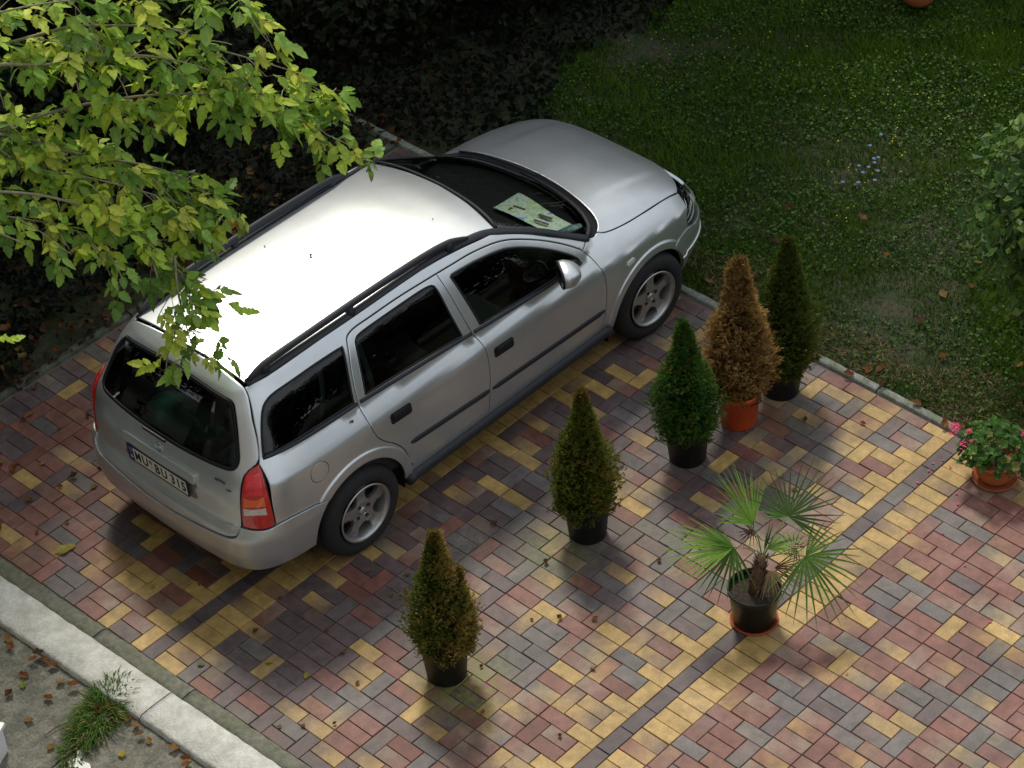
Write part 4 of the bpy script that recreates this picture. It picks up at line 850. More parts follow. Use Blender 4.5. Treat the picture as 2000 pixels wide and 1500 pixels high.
# ------------------------------------------------------------------ potted conifers
MP = mat('black_plastic_pot', (.010, .011, .012), .5, nscale=8, namt=.4, spec=.3); MO = mat('orange_bucket', (.62, .085, .018), .42, nscale=6, namt=.15); MT = mat('terracotta', (.40, .115, .035), .75, nscale=12, namt=.2, bump=.2); MS = mat('potting_soil', (.035, .024, .016), 1, nscale=60, namt=.6, bump=1, bscale=90)
MB = mat('bark', (.10, .075, .05), .9, nscale=40, namt=.4, bump=.8, bscale=50)
mfol = mat('conifer_foliage', attr='Col', rough=.65, trans=.35, spec=.25); mleaf = mat('leaf_foliage', attr='Col', rough=.5, trans=.45, spec=.3, nscale=60, namt=.18); mgr = mat('grass_blades', attr='Col', rough=.7, trans=.3, spec=.1)
def pot(parent, r0, r1, h, m, soil=.03, rim=.008):
    V, F = lathe([(0, 0), (r0 - .006, 0), (r0, .006), (r0 + (r1 - r0) * .86, h * .86), (r0 + (r1 - r0) * .87 + rim, h * .865), (r1 + rim, h - .004), (r1 + rim - .003, h), (r1 - .003, h - .002), (r1 - .006, h - soil - .01)], 40)
    o = obj('pot', mesh('pot', V, F, [m], True), parent)
    bm = bmesh.new(); bmesh.ops.create_circle(bm, cap_ends=True, radius=r1 - .005, segments=32); bmesh.ops.subdivide_edges(bm, edges=list(bm.edges), cuts=0)
    r = bmesh.ops.poke(bm, faces=list(bm.faces)); 
    bmesh.ops.subdivide_edges(bm, edges=list(bm.edges), cuts=3, use_grid_fill=True)
    for v in bm.verts: v.co.z = h - soil + .008 * mnoise.noise(v.co * 40)
    bmobj('soil', bm, MS, parent); return o
def conifer(x, y, h, wid, label, tint, pm=MP, ph=.28, pr=(.115, .140), seed=0, side=None, fuzz=1.0, lean=(0, 0), spire2=None, extra=None, cat='potted conifer', low=-.05, n=8000):
    t = empty('potted_conifer', (x, y, 0)); tag(t, label, cat, 'potted conifers standing on the paving')
    pot(t, pr[0], pr[1], ph, pm); R_ = random.Random(seed)
    z0 = ph - .05 + low; H = h - z0
    prof = [(0, .60), (.06, .80), (.15, .95), (.27, 1.04), (.38, 1.0), (.49, .82), (.60, .62), (.72, .42), (.84, .30), (.93, .20), (.97, .14), (1, .08)]
    V, F = tube([(0, 0, ph - .05), (0, 0, z0 + H * .4), (lean[0] * .8, lean[1] * .8, z0 + H * .85)], [.014, .010, .003], 8); obj('trunk', mesh('trunk', V, F, [MB], True), t)
    vs = []; fs = []; cs = []
    def blade(p, d, s, L_, w_, c, c2):
        o = len(vs); q = p + d * L_ * .55 + Vector((0, 0, L_ * .06)); e = p + d * L_
        vs.extend([p - s * w_ * .4, p + s * w_ * .4, q - s * w_, q + s * w_, e]); fs.extend([(o, o + 1, o + 3, o + 2), (o + 2, o + 3, o + 4)]); cs.extend([c, c, c2, c2, c2])
    for i in range(n):
        f = R_.random() ** 1.25 * 1.0; a = R_.random() * 2 * PI; z = z0 + H * f
        Rr = wid / 2 * np.interp(f, [p_[0] for p_ in prof], [p_[1] for p_ in prof])
        lump = 1 + .42 * mnoise.noise(Vector((math.cos(a) * 2.2, math.sin(a) * 2.2, f * 6 + seed))) + .30 * mnoise.noise(Vector((math.cos(a) * 5, math.sin(a) * 6, f * 15 + seed)))
        u = R_.random(); inner = u < .30; rr = Rr * lump * (R_.uniform(.15, .7) if inner else R_.uniform(.74, 1.0 + (.08 if R_.random() < .08 else 0)))
        cx_, cy_ = lean[0] * f, lean[1] * f
        if spire2 and R_.random() < .16:
            cx_ += spire2[0]; cy_ += spire2[1]; rr *= .42; z = z0 + H * (f * spire2[2])
        p = Vector((cx_ + rr * math.cos(a), cy_ + rr * math.sin(a), z))
        el = R_.uniform(.25, 1.15) if f < .8 else R_.uniform(.9, 1.4); aa = a + R_.gauss(0, .5)
        d = Vector((math.cos(aa) * math.cos(el), math.sin(aa) * math.cos(el), math.sin(el)))
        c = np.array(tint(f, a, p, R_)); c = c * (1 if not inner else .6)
        nb_ = 4
        for k in range(nb_):
            dd = (d + Vector((R_.gauss(0, .38), R_.gauss(0, .38), R_.gauss(0, .3)))).normalized(); s_ = dd.cross(Vector((R_.gauss(0, 1), R_.gauss(0, 1), R_.gauss(0, 1)))).normalized()
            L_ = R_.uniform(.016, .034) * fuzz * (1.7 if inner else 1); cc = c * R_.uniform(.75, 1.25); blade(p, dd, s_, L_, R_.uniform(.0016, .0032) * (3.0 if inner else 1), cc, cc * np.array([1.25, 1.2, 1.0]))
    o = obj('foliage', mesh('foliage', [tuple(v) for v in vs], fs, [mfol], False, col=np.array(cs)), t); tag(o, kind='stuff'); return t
G_ = (.060, .088, .014); G2 = (.125, .150, .022); BR = (.24, .135, .035); BR2 = (.36, .21, .07); DK = (.035, .028, .012)
def mixc(a, b_, t_): t_ = max(0, min(1, t_)); return [a[i] * (1 - t_) + b_[i] * t_ for i in range(3)]
nz = lambda p, s_, o=0: mnoise.noise(Vector((p.x * s_ + o, p.y * s_, p.z * s_)))
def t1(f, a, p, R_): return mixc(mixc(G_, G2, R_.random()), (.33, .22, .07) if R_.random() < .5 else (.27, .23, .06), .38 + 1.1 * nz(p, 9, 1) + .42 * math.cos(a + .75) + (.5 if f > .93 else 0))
def t2(f, a, p, R_): return mixc(mixc(G_, G2, .35 + R_.random() * .8), BR, -.30 + 1.2 * nz(p, 8, 5) + (.5 if f > .97 else 0) + (.35 if R_.random() < .12 else 0))
def t3(f, a, p, R_): return mixc((.035, .105, .020), (.075, .175, .028), R_.random() * .9 + nz(p, 8)) if R_.random() > .05 else BR
def t4(f, a, p, R_): return mixc((.36, .235, .095), mixc(BR2, DK, R_.random() * .9), .35 + 1.2 * nz(p, 8, 3) + (.2 if f < .15 else 0))
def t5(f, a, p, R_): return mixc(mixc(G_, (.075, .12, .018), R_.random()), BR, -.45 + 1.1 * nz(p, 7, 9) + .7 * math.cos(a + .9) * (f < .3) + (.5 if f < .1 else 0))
conifer(-.111, 1.118, 1.095, .37, 'half brown half green conifer in a black pot, nearest to the pale kerb', t1, seed=11, lean=(.01, 0), spire2=(.085, -.075, .68))
conifer(1.268, 1.273, 1.10, .405, 'green conifer with an orange-brown tip in a black pot beside the rear car door', t2, seed=22, spire2=(-.075, .08, .60))
conifer(2.169, 1.249, 1.06, .39, 'bright fresh green bushy conifer in a black pot in front of the orange bucket', t3, seed=33, lean=(-.01, .01))
cb = conifer(2.638, 1.224, 1.26, .44, 'dead brown conifer planted in an orange plastic bucket', t4, pm=MO, ph=.27, pr=(.115, .136), seed=44, fuzz=1.35, low=.0, spire2=(-.03, .035, .95))
conifer(3.029, 1.199, 1.19, .46, 'dark olive green conifer in a black pot by the lawn, browning at its base', t5, seed=55, lean=(.02, -.02))
V, F = tube([(.138 * math.cos(a), .138 * math.sin(a), .215 - .055 * math.sin((a + 1.9) / 2.6 * PI) ** 2) for a in np.linspace(-1.9, .7, 20)], .0035, 6); obj('bucket_handle', mesh('bucket_handle', V, F, [M_['black']], True), cb)
# ------------------------------------------------------------------ palm
IR = Vector((.6827, -.7286, -.0543)); IU = Vector((.5032, .415, .758)); IC = Vector((-.5298, -.5449, .65))
PX, PY = 1.346, .049
palm = empty('potted_fan_palm', (PX, PY, 0)); tag(palm, 'fan palm with spiky leaves in a black pot on an orange saucer', 'potted palm')
sv0 = pot(palm, .122, .152, .262, mat('dark_green_pot', (.008, .015, .013), .38, spec=.35), soil=.045, rim=.007)
V, F = lathe([(0, .0), (.128, .0), (.136, .004), (.142, .018), (.139, .020), (.134, .010), (0, .008)], 40); obj('saucer', mesh('saucer', V, F, [mat('saucer_orange', (.40, .085, .03), .5)], True), palm)
for ch in palm.children:
    if ch.name.startswith(('pot', 'soil')): ch.location.z = .009
cr_ = Vector((.045, -.02, .47))
tv = tube([(0, 0, .20), (.012, -.005, .32), (.03, -.012, .40), cr_ + Vector((0, 0, .03))], [.040, .036, .034, .020], 12)
fib = [tv]
R_ = random.Random(5)
for i in range(150):
    a = R_.random() * 2 * PI; z = R_.uniform(.26, .47); c = Vector((.01 + (z - .26) * .17, -.004 - (z - .26) * .07, z)); d = Vector((math.cos(a), math.sin(a), 0))
    fib.append(tube([c + d * .030, c + d * R_.uniform(.038, .055) + Vector((0, 0, R_.uniform(.01, .05)))], [.004, .0012], 4))
V, F = join(fib); obj('trunk', mesh('trunk', V, F, [mat('palm_fibre', (.11, .065, .035), .95, nscale=60, namt=.5)], True), palm)
def fan(hub, d, nrm, L_, n=24, spread=110, col=(.075, .155, .03), droop=.25, width=.0068, base=None, name='palm_leaf', fuse=.30, Lv=.12, fold=0.0):
    d = Vector(d).normalized(); nrm = Vector(nrm); nrm = (nrm - d * nrm.dot(d)).normalized(); s_ = nrm.cross(d).normalized(); vs = []; fs = []; cs = []
    R2 = random.Random(int(hub[0] * 1000 + hub[1] * 77))
    for i in range(n):
        a = math.radians(-spread + 2 * spread * i / (n - 1) + R2.gauss(0, 2.0)); dirv = d * math.cos(a) + s_ * math.sin(a) - nrm * (fold * abs(math.sin(a)))
        dirv.normalize(); side = nrm.cross(dirv).normalized(); LL = L_ * (1 - .22 * abs(a) / math.radians(spread)) * R2.uniform(1 - Lv, 1 + Lv * .5); c = np.array(col) * R2.uniform(.8, 1.25)
        o = len(vs); K = 7
        for k in range(K + 1):
            f = k / K; w_ = width * (math.sin(min(1, f / .38) * PI / 2) if f < .38 else (1 - (f - .38) / .62) ** .8) + .0006
            p = Vector(hub) + dirv * (LL * f) - Vector((0, 0, 1)) * (droop * LL * f ** 2.4) + nrm * .0
            vs.extend([p - side * w_, p - nrm * w_ * .45, p + side * w_]); cs.extend([c * (1.12 if f < .3 else 1)] * 3 if f < .93 or R2.random() < .4 else [np.array((.30, .22, .10))] * 3)
            if k: q = o + 3 * k; fs.extend([(q - 3, q - 2, q + 1, q), (q - 2, q - 1, q + 2, q + 1)])
    o_ = obj(name, mesh(name, [tuple(v) for v in vs], fs, [mleaf], False, col=np.array(cs)), palm)
    if base is not None:
        mid = (Vector(base) + Vector(hub)) / 2 + Vector((0, 0, .035)); V, F = tube(catmull([tuple(base), tuple(mid), tuple(hub)], .03), .0045, 6, .6); obj('leaf_stalk', mesh('leaf_stalk', V, F, [mat('stalk', (.10, .17, .04), .5)], True), o_)
    return o_
fan((.104, .095, .625), IU * .9 - IR * .42 + IC * .1, IC * .55 + IR * .75  , .42, 24, 60, (.20, .36, .05), .10, base=cr_)
fan((.262, -.03, .650), IU * .8 + IR * .55 + IC * .05, IC + IU * .25, .37, 22, 96, (.085, .15, .035), .05, width=.0060, base=cr_)
fan((.262, -.03, .650), -IR * .9 + IU * .18, IC + IU * .5, .20, 5, 18, (.10, .21, .035), .1)
fan((-.035, .125, .530), -IR * .98 + IU * .02 + IC * .05, IC * .7 + IU * .7, .47, 20, 44, (.19, .34, .05), .12, base=cr_)
fan((-.035, .125, .530), -IR * .35 - IU * .85 + IC * .1, IC * .9 - IR * .2, .33, 12, 52, (.09, .19, .03), .15)
fan((-.035, .125, .530), IU * .5 - IR * .7, IC * .6 + IU * .8, .25, 7, 30, (.10, .22, .03), .1)
fan((.215, -.195, .470), IR * .75 - IU * .55, IC * .8 + IU * .5 - IR * .1, .41, 22, 108, (.12, .23, .04), .18, base=cr_, width=.0078)
fan((.085, -.020, .520), IR * .9 + IU * .35, IC * .3 + IU * .9, .33, 16, 55, (.15, .28, .04), .15, base=cr_)
fan((.07, -.01, .50), IU * 1.0 + IR * .25, IC * .3 - IR * .9, .20, 6, 14, (.06, .12, .03), .02)
for hb, d_, L_ in (((.075, .075, .60), -IR * .6 + IU * .4, .12), ((.085, .085, .61), -IR * .3 - IU * .8, .11), ((.19, -.13, .50), IU * .9 + IR * .1, .13), ((.20, -.14, .51), -IR * .5 - IU * .6, .10)):
    fan(hb, d_, IC, L_, 8, 60, (.12, .055, .025), .15, width=.0025, name='dead_segment')
fan((.10, -.035, .345), -IU * .75 + IR * .15 + IC * .2, IC, .20, 12, 60, (.36, .27, .14), .25, width=.004, name='dead_leaf_fan')
fan((.12, -.05, .36), IR * .9 + IU * .05, IC + IU * .3, .24, 10, 38, (.13, .06, .035), .2, width=.003, name='dead_leaf_fan')
# ------------------------------------------------------------------ geranium
ger = empty('potted_geranium', (3.21, -.315, 0)); tag(ger, 'pink flowering geranium in a terracotta bowl with saucer at the lawn edge', 'potted geranium')
V, F = lathe([(0, .012), (.085, .012), (.110, .05), (.128, .11), (.136, .165), (.146, .168), (.147, .180), (.138, .182), (.132, .165), (.0, .160)], 40); obj('bowl', mesh('bowl', V, F, [MT], True), ger)
V, F = lathe([(0, 0), (.120, 0), (.132, .012), (.140, .026), (.134, .027), (.122, .012), (0, .010)], 40); obj('saucer', mesh('saucer', V, F, [MT], True), ger)
obj('soil', mesh('soil', *lathe([(0, .160), (.07, .163), (.132, .156)], 24), [MS], True), ger)
vs = []; fs = []; cs = []; st_ = []
R_ = random.Random(3)
def rleaf(p, n_, r_, c):
    n_ = n_.normalized(); a0 = n_.cross(Vector((.3, .2, 1))).normalized(); b0 = n_.cross(a0); o = len(vs); vs.append(p - n_ * r_ * .25); cs.append(c * .8); K = 14
    for k in range(K):
        a = 2 * PI * k / K; rr = r_ * (1 + .16 * math.cos(a * 5)) * (1 if k else .35); vs.append(p + a0 * rr * math.cos(a) + b0 * rr * math.sin(a) + n_ * R_.uniform(-.1, .1) * r_); cs.append(c * R_.uniform(.85, 1.15))
    for k in range(K): fs.append((o, o + 1 + k, o + 1 + (k + 1) % K))
for i in range(190):
    a = R_.random() * 2 * PI; rr = .23 * math.sqrt(R_.random()); z = .19 + .24 * (1 - (rr / .24) ** 2) * R_.uniform(.35, 1) + R_.uniform(-.02, .05); p = Vector((rr * math.cos(a) + .01, rr * math.sin(a) + .02, z))
    n_ = Vector((rr * 3 * math.cos(a), rr * 3 * math.sin(a), 1)) + Vector((R_.gauss(0, .3), R_.gauss(0, .3), 0)); rleaf(p, n_, R_.uniform(.018, .034), np.array((.06, .15, .02)) * R_.uniform(.6, 1.5) if R_.random() > .05 else np.array((.22, .22, .05)))
    if i % 4 == 0: st_.append(tube([(rr * .3 * math.cos(a), rr * .3 * math.sin(a), .16), (rr * .8 * math.cos(a), rr * .8 * math.sin(a), z * .7), p], .003, 4))
o = obj('foliage', mesh('foliage', [tuple(v) for v in vs], fs, [mleaf], False, col=np.array(cs)), ger); tag(o, kind='stuff')
V, F = join(st_); obj('stems', mesh('stems', V, F, [mat('geranium_stem', (.07, .10, .03), .7)]), ger).name = 'stem'
MPK = mat('pink_petal', (.78, .10, .22), .6, trans=.3, nscale=200, namt=.3)
for (p, r_) in (((-.115, .16, .26), .036), ((-.10, .25, .32), .034), ((-.085, .262, .335), .028), ((-.09, .12, .30), .016), ((.10, -.115, .24), .026), ((.17, -.08, .30), .026), ((-.06, .17, .33), .014)):
    ps = []
    for k in range(40):
        a, b_ = R_.random() * 2 * PI, R_.uniform(0, 1); q = Vector((1.25 * r_ * math.sqrt(b_) * math.cos(a), r_ * math.sqrt(b_) * math.sin(a), r_ * .6 * (1 - b_))); q += Vector(p); w_ = .008
        ax = Vector((R_.gauss(0, 1), R_.gauss(0, 1), R_.gauss(0, .4))).normalized(); ay = ax.cross(Vector((R_.gauss(0, .5), R_.gauss(0, .5), 1))).normalized(); ps.append(([q - ax * w_, q - ay * w_ * .8, q + ax * w_, q + ay * w_ * .8], [(0, 1, 2, 3)]))
    st = tube([(p[0] * .4, p[1] * .4, .2), p], .0022, 4); V, F = join(ps); fo = obj('flower_head', mesh('flower_head', V, F, [MPK]), ger); obj('flower_stalk', mesh('flower_stalk', *st, [mat('flower_stalk', (.08, .12, .03), .7)]), fo)
pet = [(-.02, .02, 0), (.011, .008, .003), (.008, -.006, .004), (-.004, -.012, .001)]
for x, y in ((3.08, .05), (3.01, .03), (3.12, -.05), (3.2, -.08), (2.88, .02), (2.95, -.22), (2.88, -.28), (3.02, -.42), (2.62, -.36), (2.48, -.62), (2.2, -1.0), (1.35, -.62), (3.14, .02), (2.5, -.2)):
    s_ = random.uniform(.8, 1.3); V = [(a * s_ * .7, b_ * s_, c + .004) for a, b_, c in [(-.012, 0, 0), (0, -.010, .004), (.012, 0, 0), (0, .010, .005)]]
    o = obj('fallen_petal', mesh('petal', V, [(0, 1, 2, 3)], [MPK]), None, (x, y, .002), (0, 0, random.random() * 6)); tag(o, 'fallen pink petal lying on the paving near the geranium', 'petal', 'pink petals fallen on the paving')

# ------------------------------------------------------------------ box elder branches over the car
def leaflet(o_, d, n_, L_, w_, vs, fs, cs, c, R_, seg=8):
    s_ = d.cross(n_).normalized(); n2 = s_.cross(d).normalized(); b = len(vs); cup = R_.uniform(.1, .35)
    pr = [0, .50, .86, 1.0, .93, .84, .62, .40, 0]; j0 = R_.uniform(.08, .22)
    jag = [1] + [1 + j0 * (1 if q % 2 else -1) for q in range(7)] + [1]; curl = R_.uniform(-.1, .45)
    for k in range(seg + 1):
        f = k / seg; w0 = w_ * pr[k] * jag[k] + .0005; p = o_ + d * (L_ * f) - Vector((0, 0, 1)) * (L_ * curl * f * f); up_ = n2 * (w0 * cup)
        cc = c * R_.uniform(.9, 1.12); vs.extend([p - s_ * w0 + up_, p, p + s_ * w0 + up_]); cs.extend([cc, cc * 1.12, cc])
        if k: q = b + 3 * k; fs.extend([(q - 3, q - 2, q + 1, q), (q - 2, q - 1, q + 2, q + 1)])
def compound(R_, c, autumn=0):
    """a pinnate leaf along +x, hanging leaflets"""
    vs = []; fs = []; cs = []; Lr = R_.uniform(.09, .15); n_ = Vector((0, 0, 1)); P = [Vector((Lr * k / 6, 0, .012 * math.sin(k / 6 * PI) - .05 * (k / 6) ** 2 * Lr / .12)) for k in range(7)]
    tv, tf = tube(P, [.0016] * 7, 4); 
    for v in tv: vs.append(Vector(v)); cs.append(np.array((.20, .17, .07)))
    fs.extend(tf)
    for (k, a, s_) in ((3, 1.0, .95), (3, -1.0, .95), (5, .9, .9), (5, -.9, .9), (6, 0, 1.1)):
        a += R_.gauss(0, .15); dr = R_.uniform(-.05, .95) ** 1.0; d = Vector((math.cos(a), math.sin(a), -dr)).normalized(); cc = np.array(c) * R_.uniform(.7, 1.2)
        if R_.random() < autumn: cc = np.array((.38, .17, .04))
        leaflet(P[k], d, (n_ + Vector((R_.gauss(0, .3), R_.gauss(0, .3), 0))).normalized(), R_.uniform(.075, .11) * s_, R_.uniform(.022, .031) * s_, vs, fs, cs, cc, R_)
    return [tuple(v) for v in vs], fs, np.array(cs)
BRANCHES = [
  [(-2.06, 3.17, 3.44), (-1.8, 2.54, 3.86), (-1.39, 2.18, 4.08), (-0.95, 2.0, 4.04), (-0.54, 1.88, 3.89), (-0.19, 1.77, 3.72), (0.02, 1.67, 3.63)] ,
  [(-2.02, 3.1, 3.73), (-1.73, 2.47, 4.37), (-1.18, 2.19, 4.45), (-0.99, 2.05, 4.44), (-0.66, 1.99, 4.28), (-0.48, 1.87, 4.12), (-0.28, 1.75, 3.98), (-0.16, 1.73, 3.88)] ,
  [(-2.06, 3.17, 3.44), (-2.02, 2.21, 3.99), (-1.64, 1.92, 3.91), (-1.39, 1.75, 3.73), (-1.26, 1.68, 3.58), (-1.17, 1.57, 3.37), (-1.06, 1.51, 3.21), (-1.04, 1.43, 3.15)] ,
  [(-1.14, 1.59, 3.41), (-1.2, 1.53, 3.29), (-1.21, 1.5, 3.09), (-1.21, 1.47, 2.91)] ,
  [(-1.26, 1.68, 3.58), (-1.28, 1.57, 3.44), (-1.32, 1.51, 3.34)] ,
  [(-2.18, 2.89, 3.71), (-1.84, 2.43, 4.05), (-1.53, 2.24, 4.04), (-1.26, 2.06, 3.86), (-0.97, 1.88, 3.7), (-0.79, 1.75, 3.52), (-0.77, 1.7, 3.32)] ,
  [(-2.24, 2.85, 3.61), (-1.97, 2.1, 3.9), (-1.7, 1.87, 3.82), (-1.5, 1.78, 3.67), (-1.43, 1.67, 3.61)] ,
  [(-1.8, 3.04, 4.17), (-1.48, 2.34, 4.6), (-1.08, 2.09, 4.61), (-0.71, 1.9, 4.5), (-0.49, 1.83, 4.44)] ,
  [(-0.73, 2.48, 4.7), (-0.59, 2.04, 4.61), (-0.42, 1.79, 4.45), (-0.32, 1.73, 4.29)] ,
  [(-1.99, 2.8, 4.08), (-1.58, 2.27, 4.41), (-1.3, 2.07, 4.38), (-0.91, 1.89, 4.3), (-0.58, 1.76, 4.08), (-0.44, 1.69, 3.93)] ,
  [(-2.06, 2.64, 3.13), (-1.96, 2.29, 3.12), (-1.9, 2.11, 3.11)] ,
  [(-1.8, 2.54, 3.86), (-1.52, 2.11, 3.89), (-1.35, 1.84, 3.87), (-1.03, 1.71, 3.62), (-0.93, 1.67, 3.49)] ,
  [(-0.54, 1.88, 3.89), (-0.35, 1.75, 3.73), (-0.17, 1.66, 3.62), (-0.13, 1.57, 3.56)] ,
  [(-1.97, 2.1, 3.9), (-1.88, 1.87, 3.85), (-1.8, 1.76, 3.78)] ,
]
tree = empty('box_elder_tree', (-2.6, 4.3, -.1)); tag(tree, 'tree with yellow-green compound leaves reaching over the rear of the car', 'tree')
T0 = Vector(tree.location)
V, F = tube([(0, 0, -.1), (.03, -.05, 1.0), (.08, -.1, 2.2), (.25, -.5, 3.1), (.5, -1.05, 3.5)], [.16, .125, .11, .085, .06], 12); obj('trunk', mesh('trunk', V, F, [MB], True), tree)
V, F = tube([(.08, -.1, 2.2), (-.1, .3, 3.6), (.1, .7, 5.2), (.0, .9, 6.3)], [.1, .085, .06, .02], 10); obj('trunk', mesh('trunk', V, F, [MB], True), tree)
R_ = random.Random(99); nodes = []
MBR = mat('young_branch', (.22, .20, .13), .8, nscale=30, namt=.3)
for bi, B in enumerate(BRANCHES):
    P = catmull(B, .04); n = len(P); lead = bi not in (3, 6)
    pts = [tuple(Vector(p) - T0) for p in P]; r0_ = .011 if len(B) > 5 else .005
    V, F = tube(pts, [r0_ * (1 - i / n) ** 1.0 + .0022 for i in range(n)], 6); obj('branch', mesh('branch', V, F, [MBR], True), tree)
    for i in range(n):
        if i < 12 and lead: continue
        p = Vector(P[i]); t_ = (Vector(P[min(i + 1, n - 1)]) - Vector(P[max(i - 1, 0)])).normalized()
        if i % 1 == 0 and R_.random() < .80: nodes.append((p, t_, i / n))
        if R_.random() < .34:          # side twig
            s_ = t_.cross(Vector((0, 0, 1))).normalized() * (1 if R_.random() < .5 else -1); d = (t_ * .6 + s_ * .8 + Vector((0, 0, R_.uniform(-.5, .25)))).normalized(); q = p.copy(); L_ = R_.uniform(.14, .36); K = int(L_ / .045)
            tw = [q.copy()]
            for k in range(K): d = (d + Vector((R_.gauss(0, .1), R_.gauss(0, .1), -.07))).normalized(); q = q + d * .045; tw.append(q.copy()); nodes.append((q.copy(), d.copy(), .9)) if R_.random() < .75 else None
            V, F = tube([tuple(v - T0) for v in tw], .0028, 4); obj('twig', mesh('twig', V, F, [MBR], True), tree)
YG = [(.42, .52, .05), (.30, .43, .05), (.20, .35, .045), (.52, .58, .09), (.13, .25, .04), (.36, .50, .06), (.24, .38, .07), (.50, .54, .07)]
variants = []
for k in range(16):
    V, F, C_ = compound(R_, YG[k % 8], .5 if k == 15 else .004); me = mesh('leaf', V, F, [mleaf], False, col=C_); variants.append(me)
def leafmat(p, t_, fr):
    s_ = t_.cross(Vector((0, 0, 1))); s_ = s_.normalized() if s_.length > .01 else Vector((1, 0, 0)); d = (t_ * R_.uniform(-.1, .8) + s_ * R_.choice((-1, 1)) * R_.uniform(.3, 1) + Vector((0, 0, R_.uniform(-.45, .30)))).normalized()
    x = d; z = (Vector((0, 0, 1)) - x * x.z).normalized(); y = z.cross(x); m = Matrix((x, y, z)).transposed().to_4x4(); s0 = R_.uniform(.55, 1.0); return Matrix.Translation(p) @ m @ Matrix.Diagonal((s0, s0, s0, 1))
inst = [(leafmat(*nd), R_.choice(range(15)) if R_.random() > .006 else 15) for nd in nodes]
def infr(m): u, v, d = proj(m.translation); return -40 < u < 2040 and -40 < v < 1540
vi = [q for q in inst if infr(q[0])]; ot = [q for q in inst if not infr(q[0])]; vi.sort(key=lambda q: proj(q[0].translation)[2])
for m, k in vi[:300]:
    o = bpy.data.objects.new('leaf', variants[k]); COL.objects.link(o); o.parent = tree; o.matrix_parent_inverse = Matrix.Identity(4); o.matrix_local = Matrix.Translation(-T0) @ m
rest = vi[300:] + ot
# crown beyond the frame's left edge
for i in range(1300):
    a, b_ = R_.random() * 2 * PI, R_.random(); r_ = 1.9 * R_.random() ** .5; p = Vector((-2.9 + r_ * math.cos(a), 4.6 + r_ * math.sin(a) * .9, R_.uniform(3.3, 6.6))); u, v, d = proj(p)
    rest.append((leafmat(p, Vector((math.cos(a), math.sin(a), 0)), 0) @ Matrix.Scale(1.8, 4), R_.choice(range(15))))
def merged(insts, vars_):
    Vs, Fs, Cs = [], [], []; o = 0; cache = {}
    for m, k in insts:
        if k not in cache:
            me = vars_[k]; nv = len(me.vertices); co = np.empty(nv * 3); me.vertices.foreach_get('co', co); cc = np.empty(nv * 4, np.float32); me.color_attributes['Col'].data.foreach_get('color', cc); cache[k] = (co.reshape(-1, 3), [tuple(p.vertices) for p in me.polygons], cc.reshape(-1, 4)[:, :3])
        co, fs, cc = cache[k]; M3 = np.array(m); Vs.append(co @ M3[:3, :3].T + M3[:3, 3]); Fs += [tuple(i + o for i in f) for f in fs]; Cs.append(cc); o += len(co)
    return np.concatenate(Vs), Fs, np.concatenate(Cs)
V, F, C_ = merged([(Matrix.Translation(-T0) @ m, k) for m, k in rest], variants); tag(obj('leafage', mesh('leafage', V, F, [mleaf], col=C_), tree), kind='stuff')
print('leaf instances', len(vi), len(ot))
# ------------------------------------------------------------------ broad-leaved shrub at the right edge
def leafcloud(cx, cy, z0, z1, rad, n, size, cols, seed, shell=.55, squash=1.0, lumpy=.35, keep=None):
    R2 = np.random.default_rng(seed); a = R2.random(n) * 2 * PI; ct = R2.uniform(-1, 1, n); st2 = np.sqrt(1 - ct ** 2); u = shell + (1 - shell) * R2.random(n) ** .6
    D = np.stack([st2 * np.cos(a), st2 * np.sin(a), ct], 1); lump = np.array([1 + lumpy * mnoise.noise(Vector(d) * 1.9 + Vector((seed, 0, 0))) + lumpy * .6 * mnoise.noise(Vector(d) * 4.5 + Vector((seed, 0, 0))) for d in D])
    P = D * (u * lump)[:, None] * np.array([rad, rad * squash, (z1 - z0) / 2]) + np.array([cx, cy, (z0 + z1) / 2])
    if keep is not None: k = keep(P); P, D = P[k], D[k]; n = len(P)
    nrm = D + R2.normal(0, .5, (n, 3)) + np.array([0, 0, .6]); nrm /= np.linalg.norm(nrm, axis=1)[:, None]; t_ = np.cross(nrm, R2.normal(0, 1, (n, 3))); t_ /= np.linalg.norm(t_, axis=1)[:, None]; s_ = np.cross(nrm, t_)
    L_ = size * R2.uniform(.6, 1.3, n)[:, None]; W = L_ * .36
    V = np.stack([P - t_ * L_ * .5, P - s_ * W - t_ * L_ * .05 + nrm * W * .3, P + t_ * L_ * .5 - nrm * L_ * .12, P + s_ * W - t_ * L_ * .05 + nrm * W * .3], 1).reshape(-1, 3)
    I = np.arange(n)[:, None] * 4; F = np.concatenate([I + [0, 1, 2], I + [0, 2, 3]]); c = np.array(cols)[R2.integers(0, len(cols), n)] * R2.uniform(.7, 1.3, n)[:, None]
    return V, F, np.repeat(c, 4, 0)
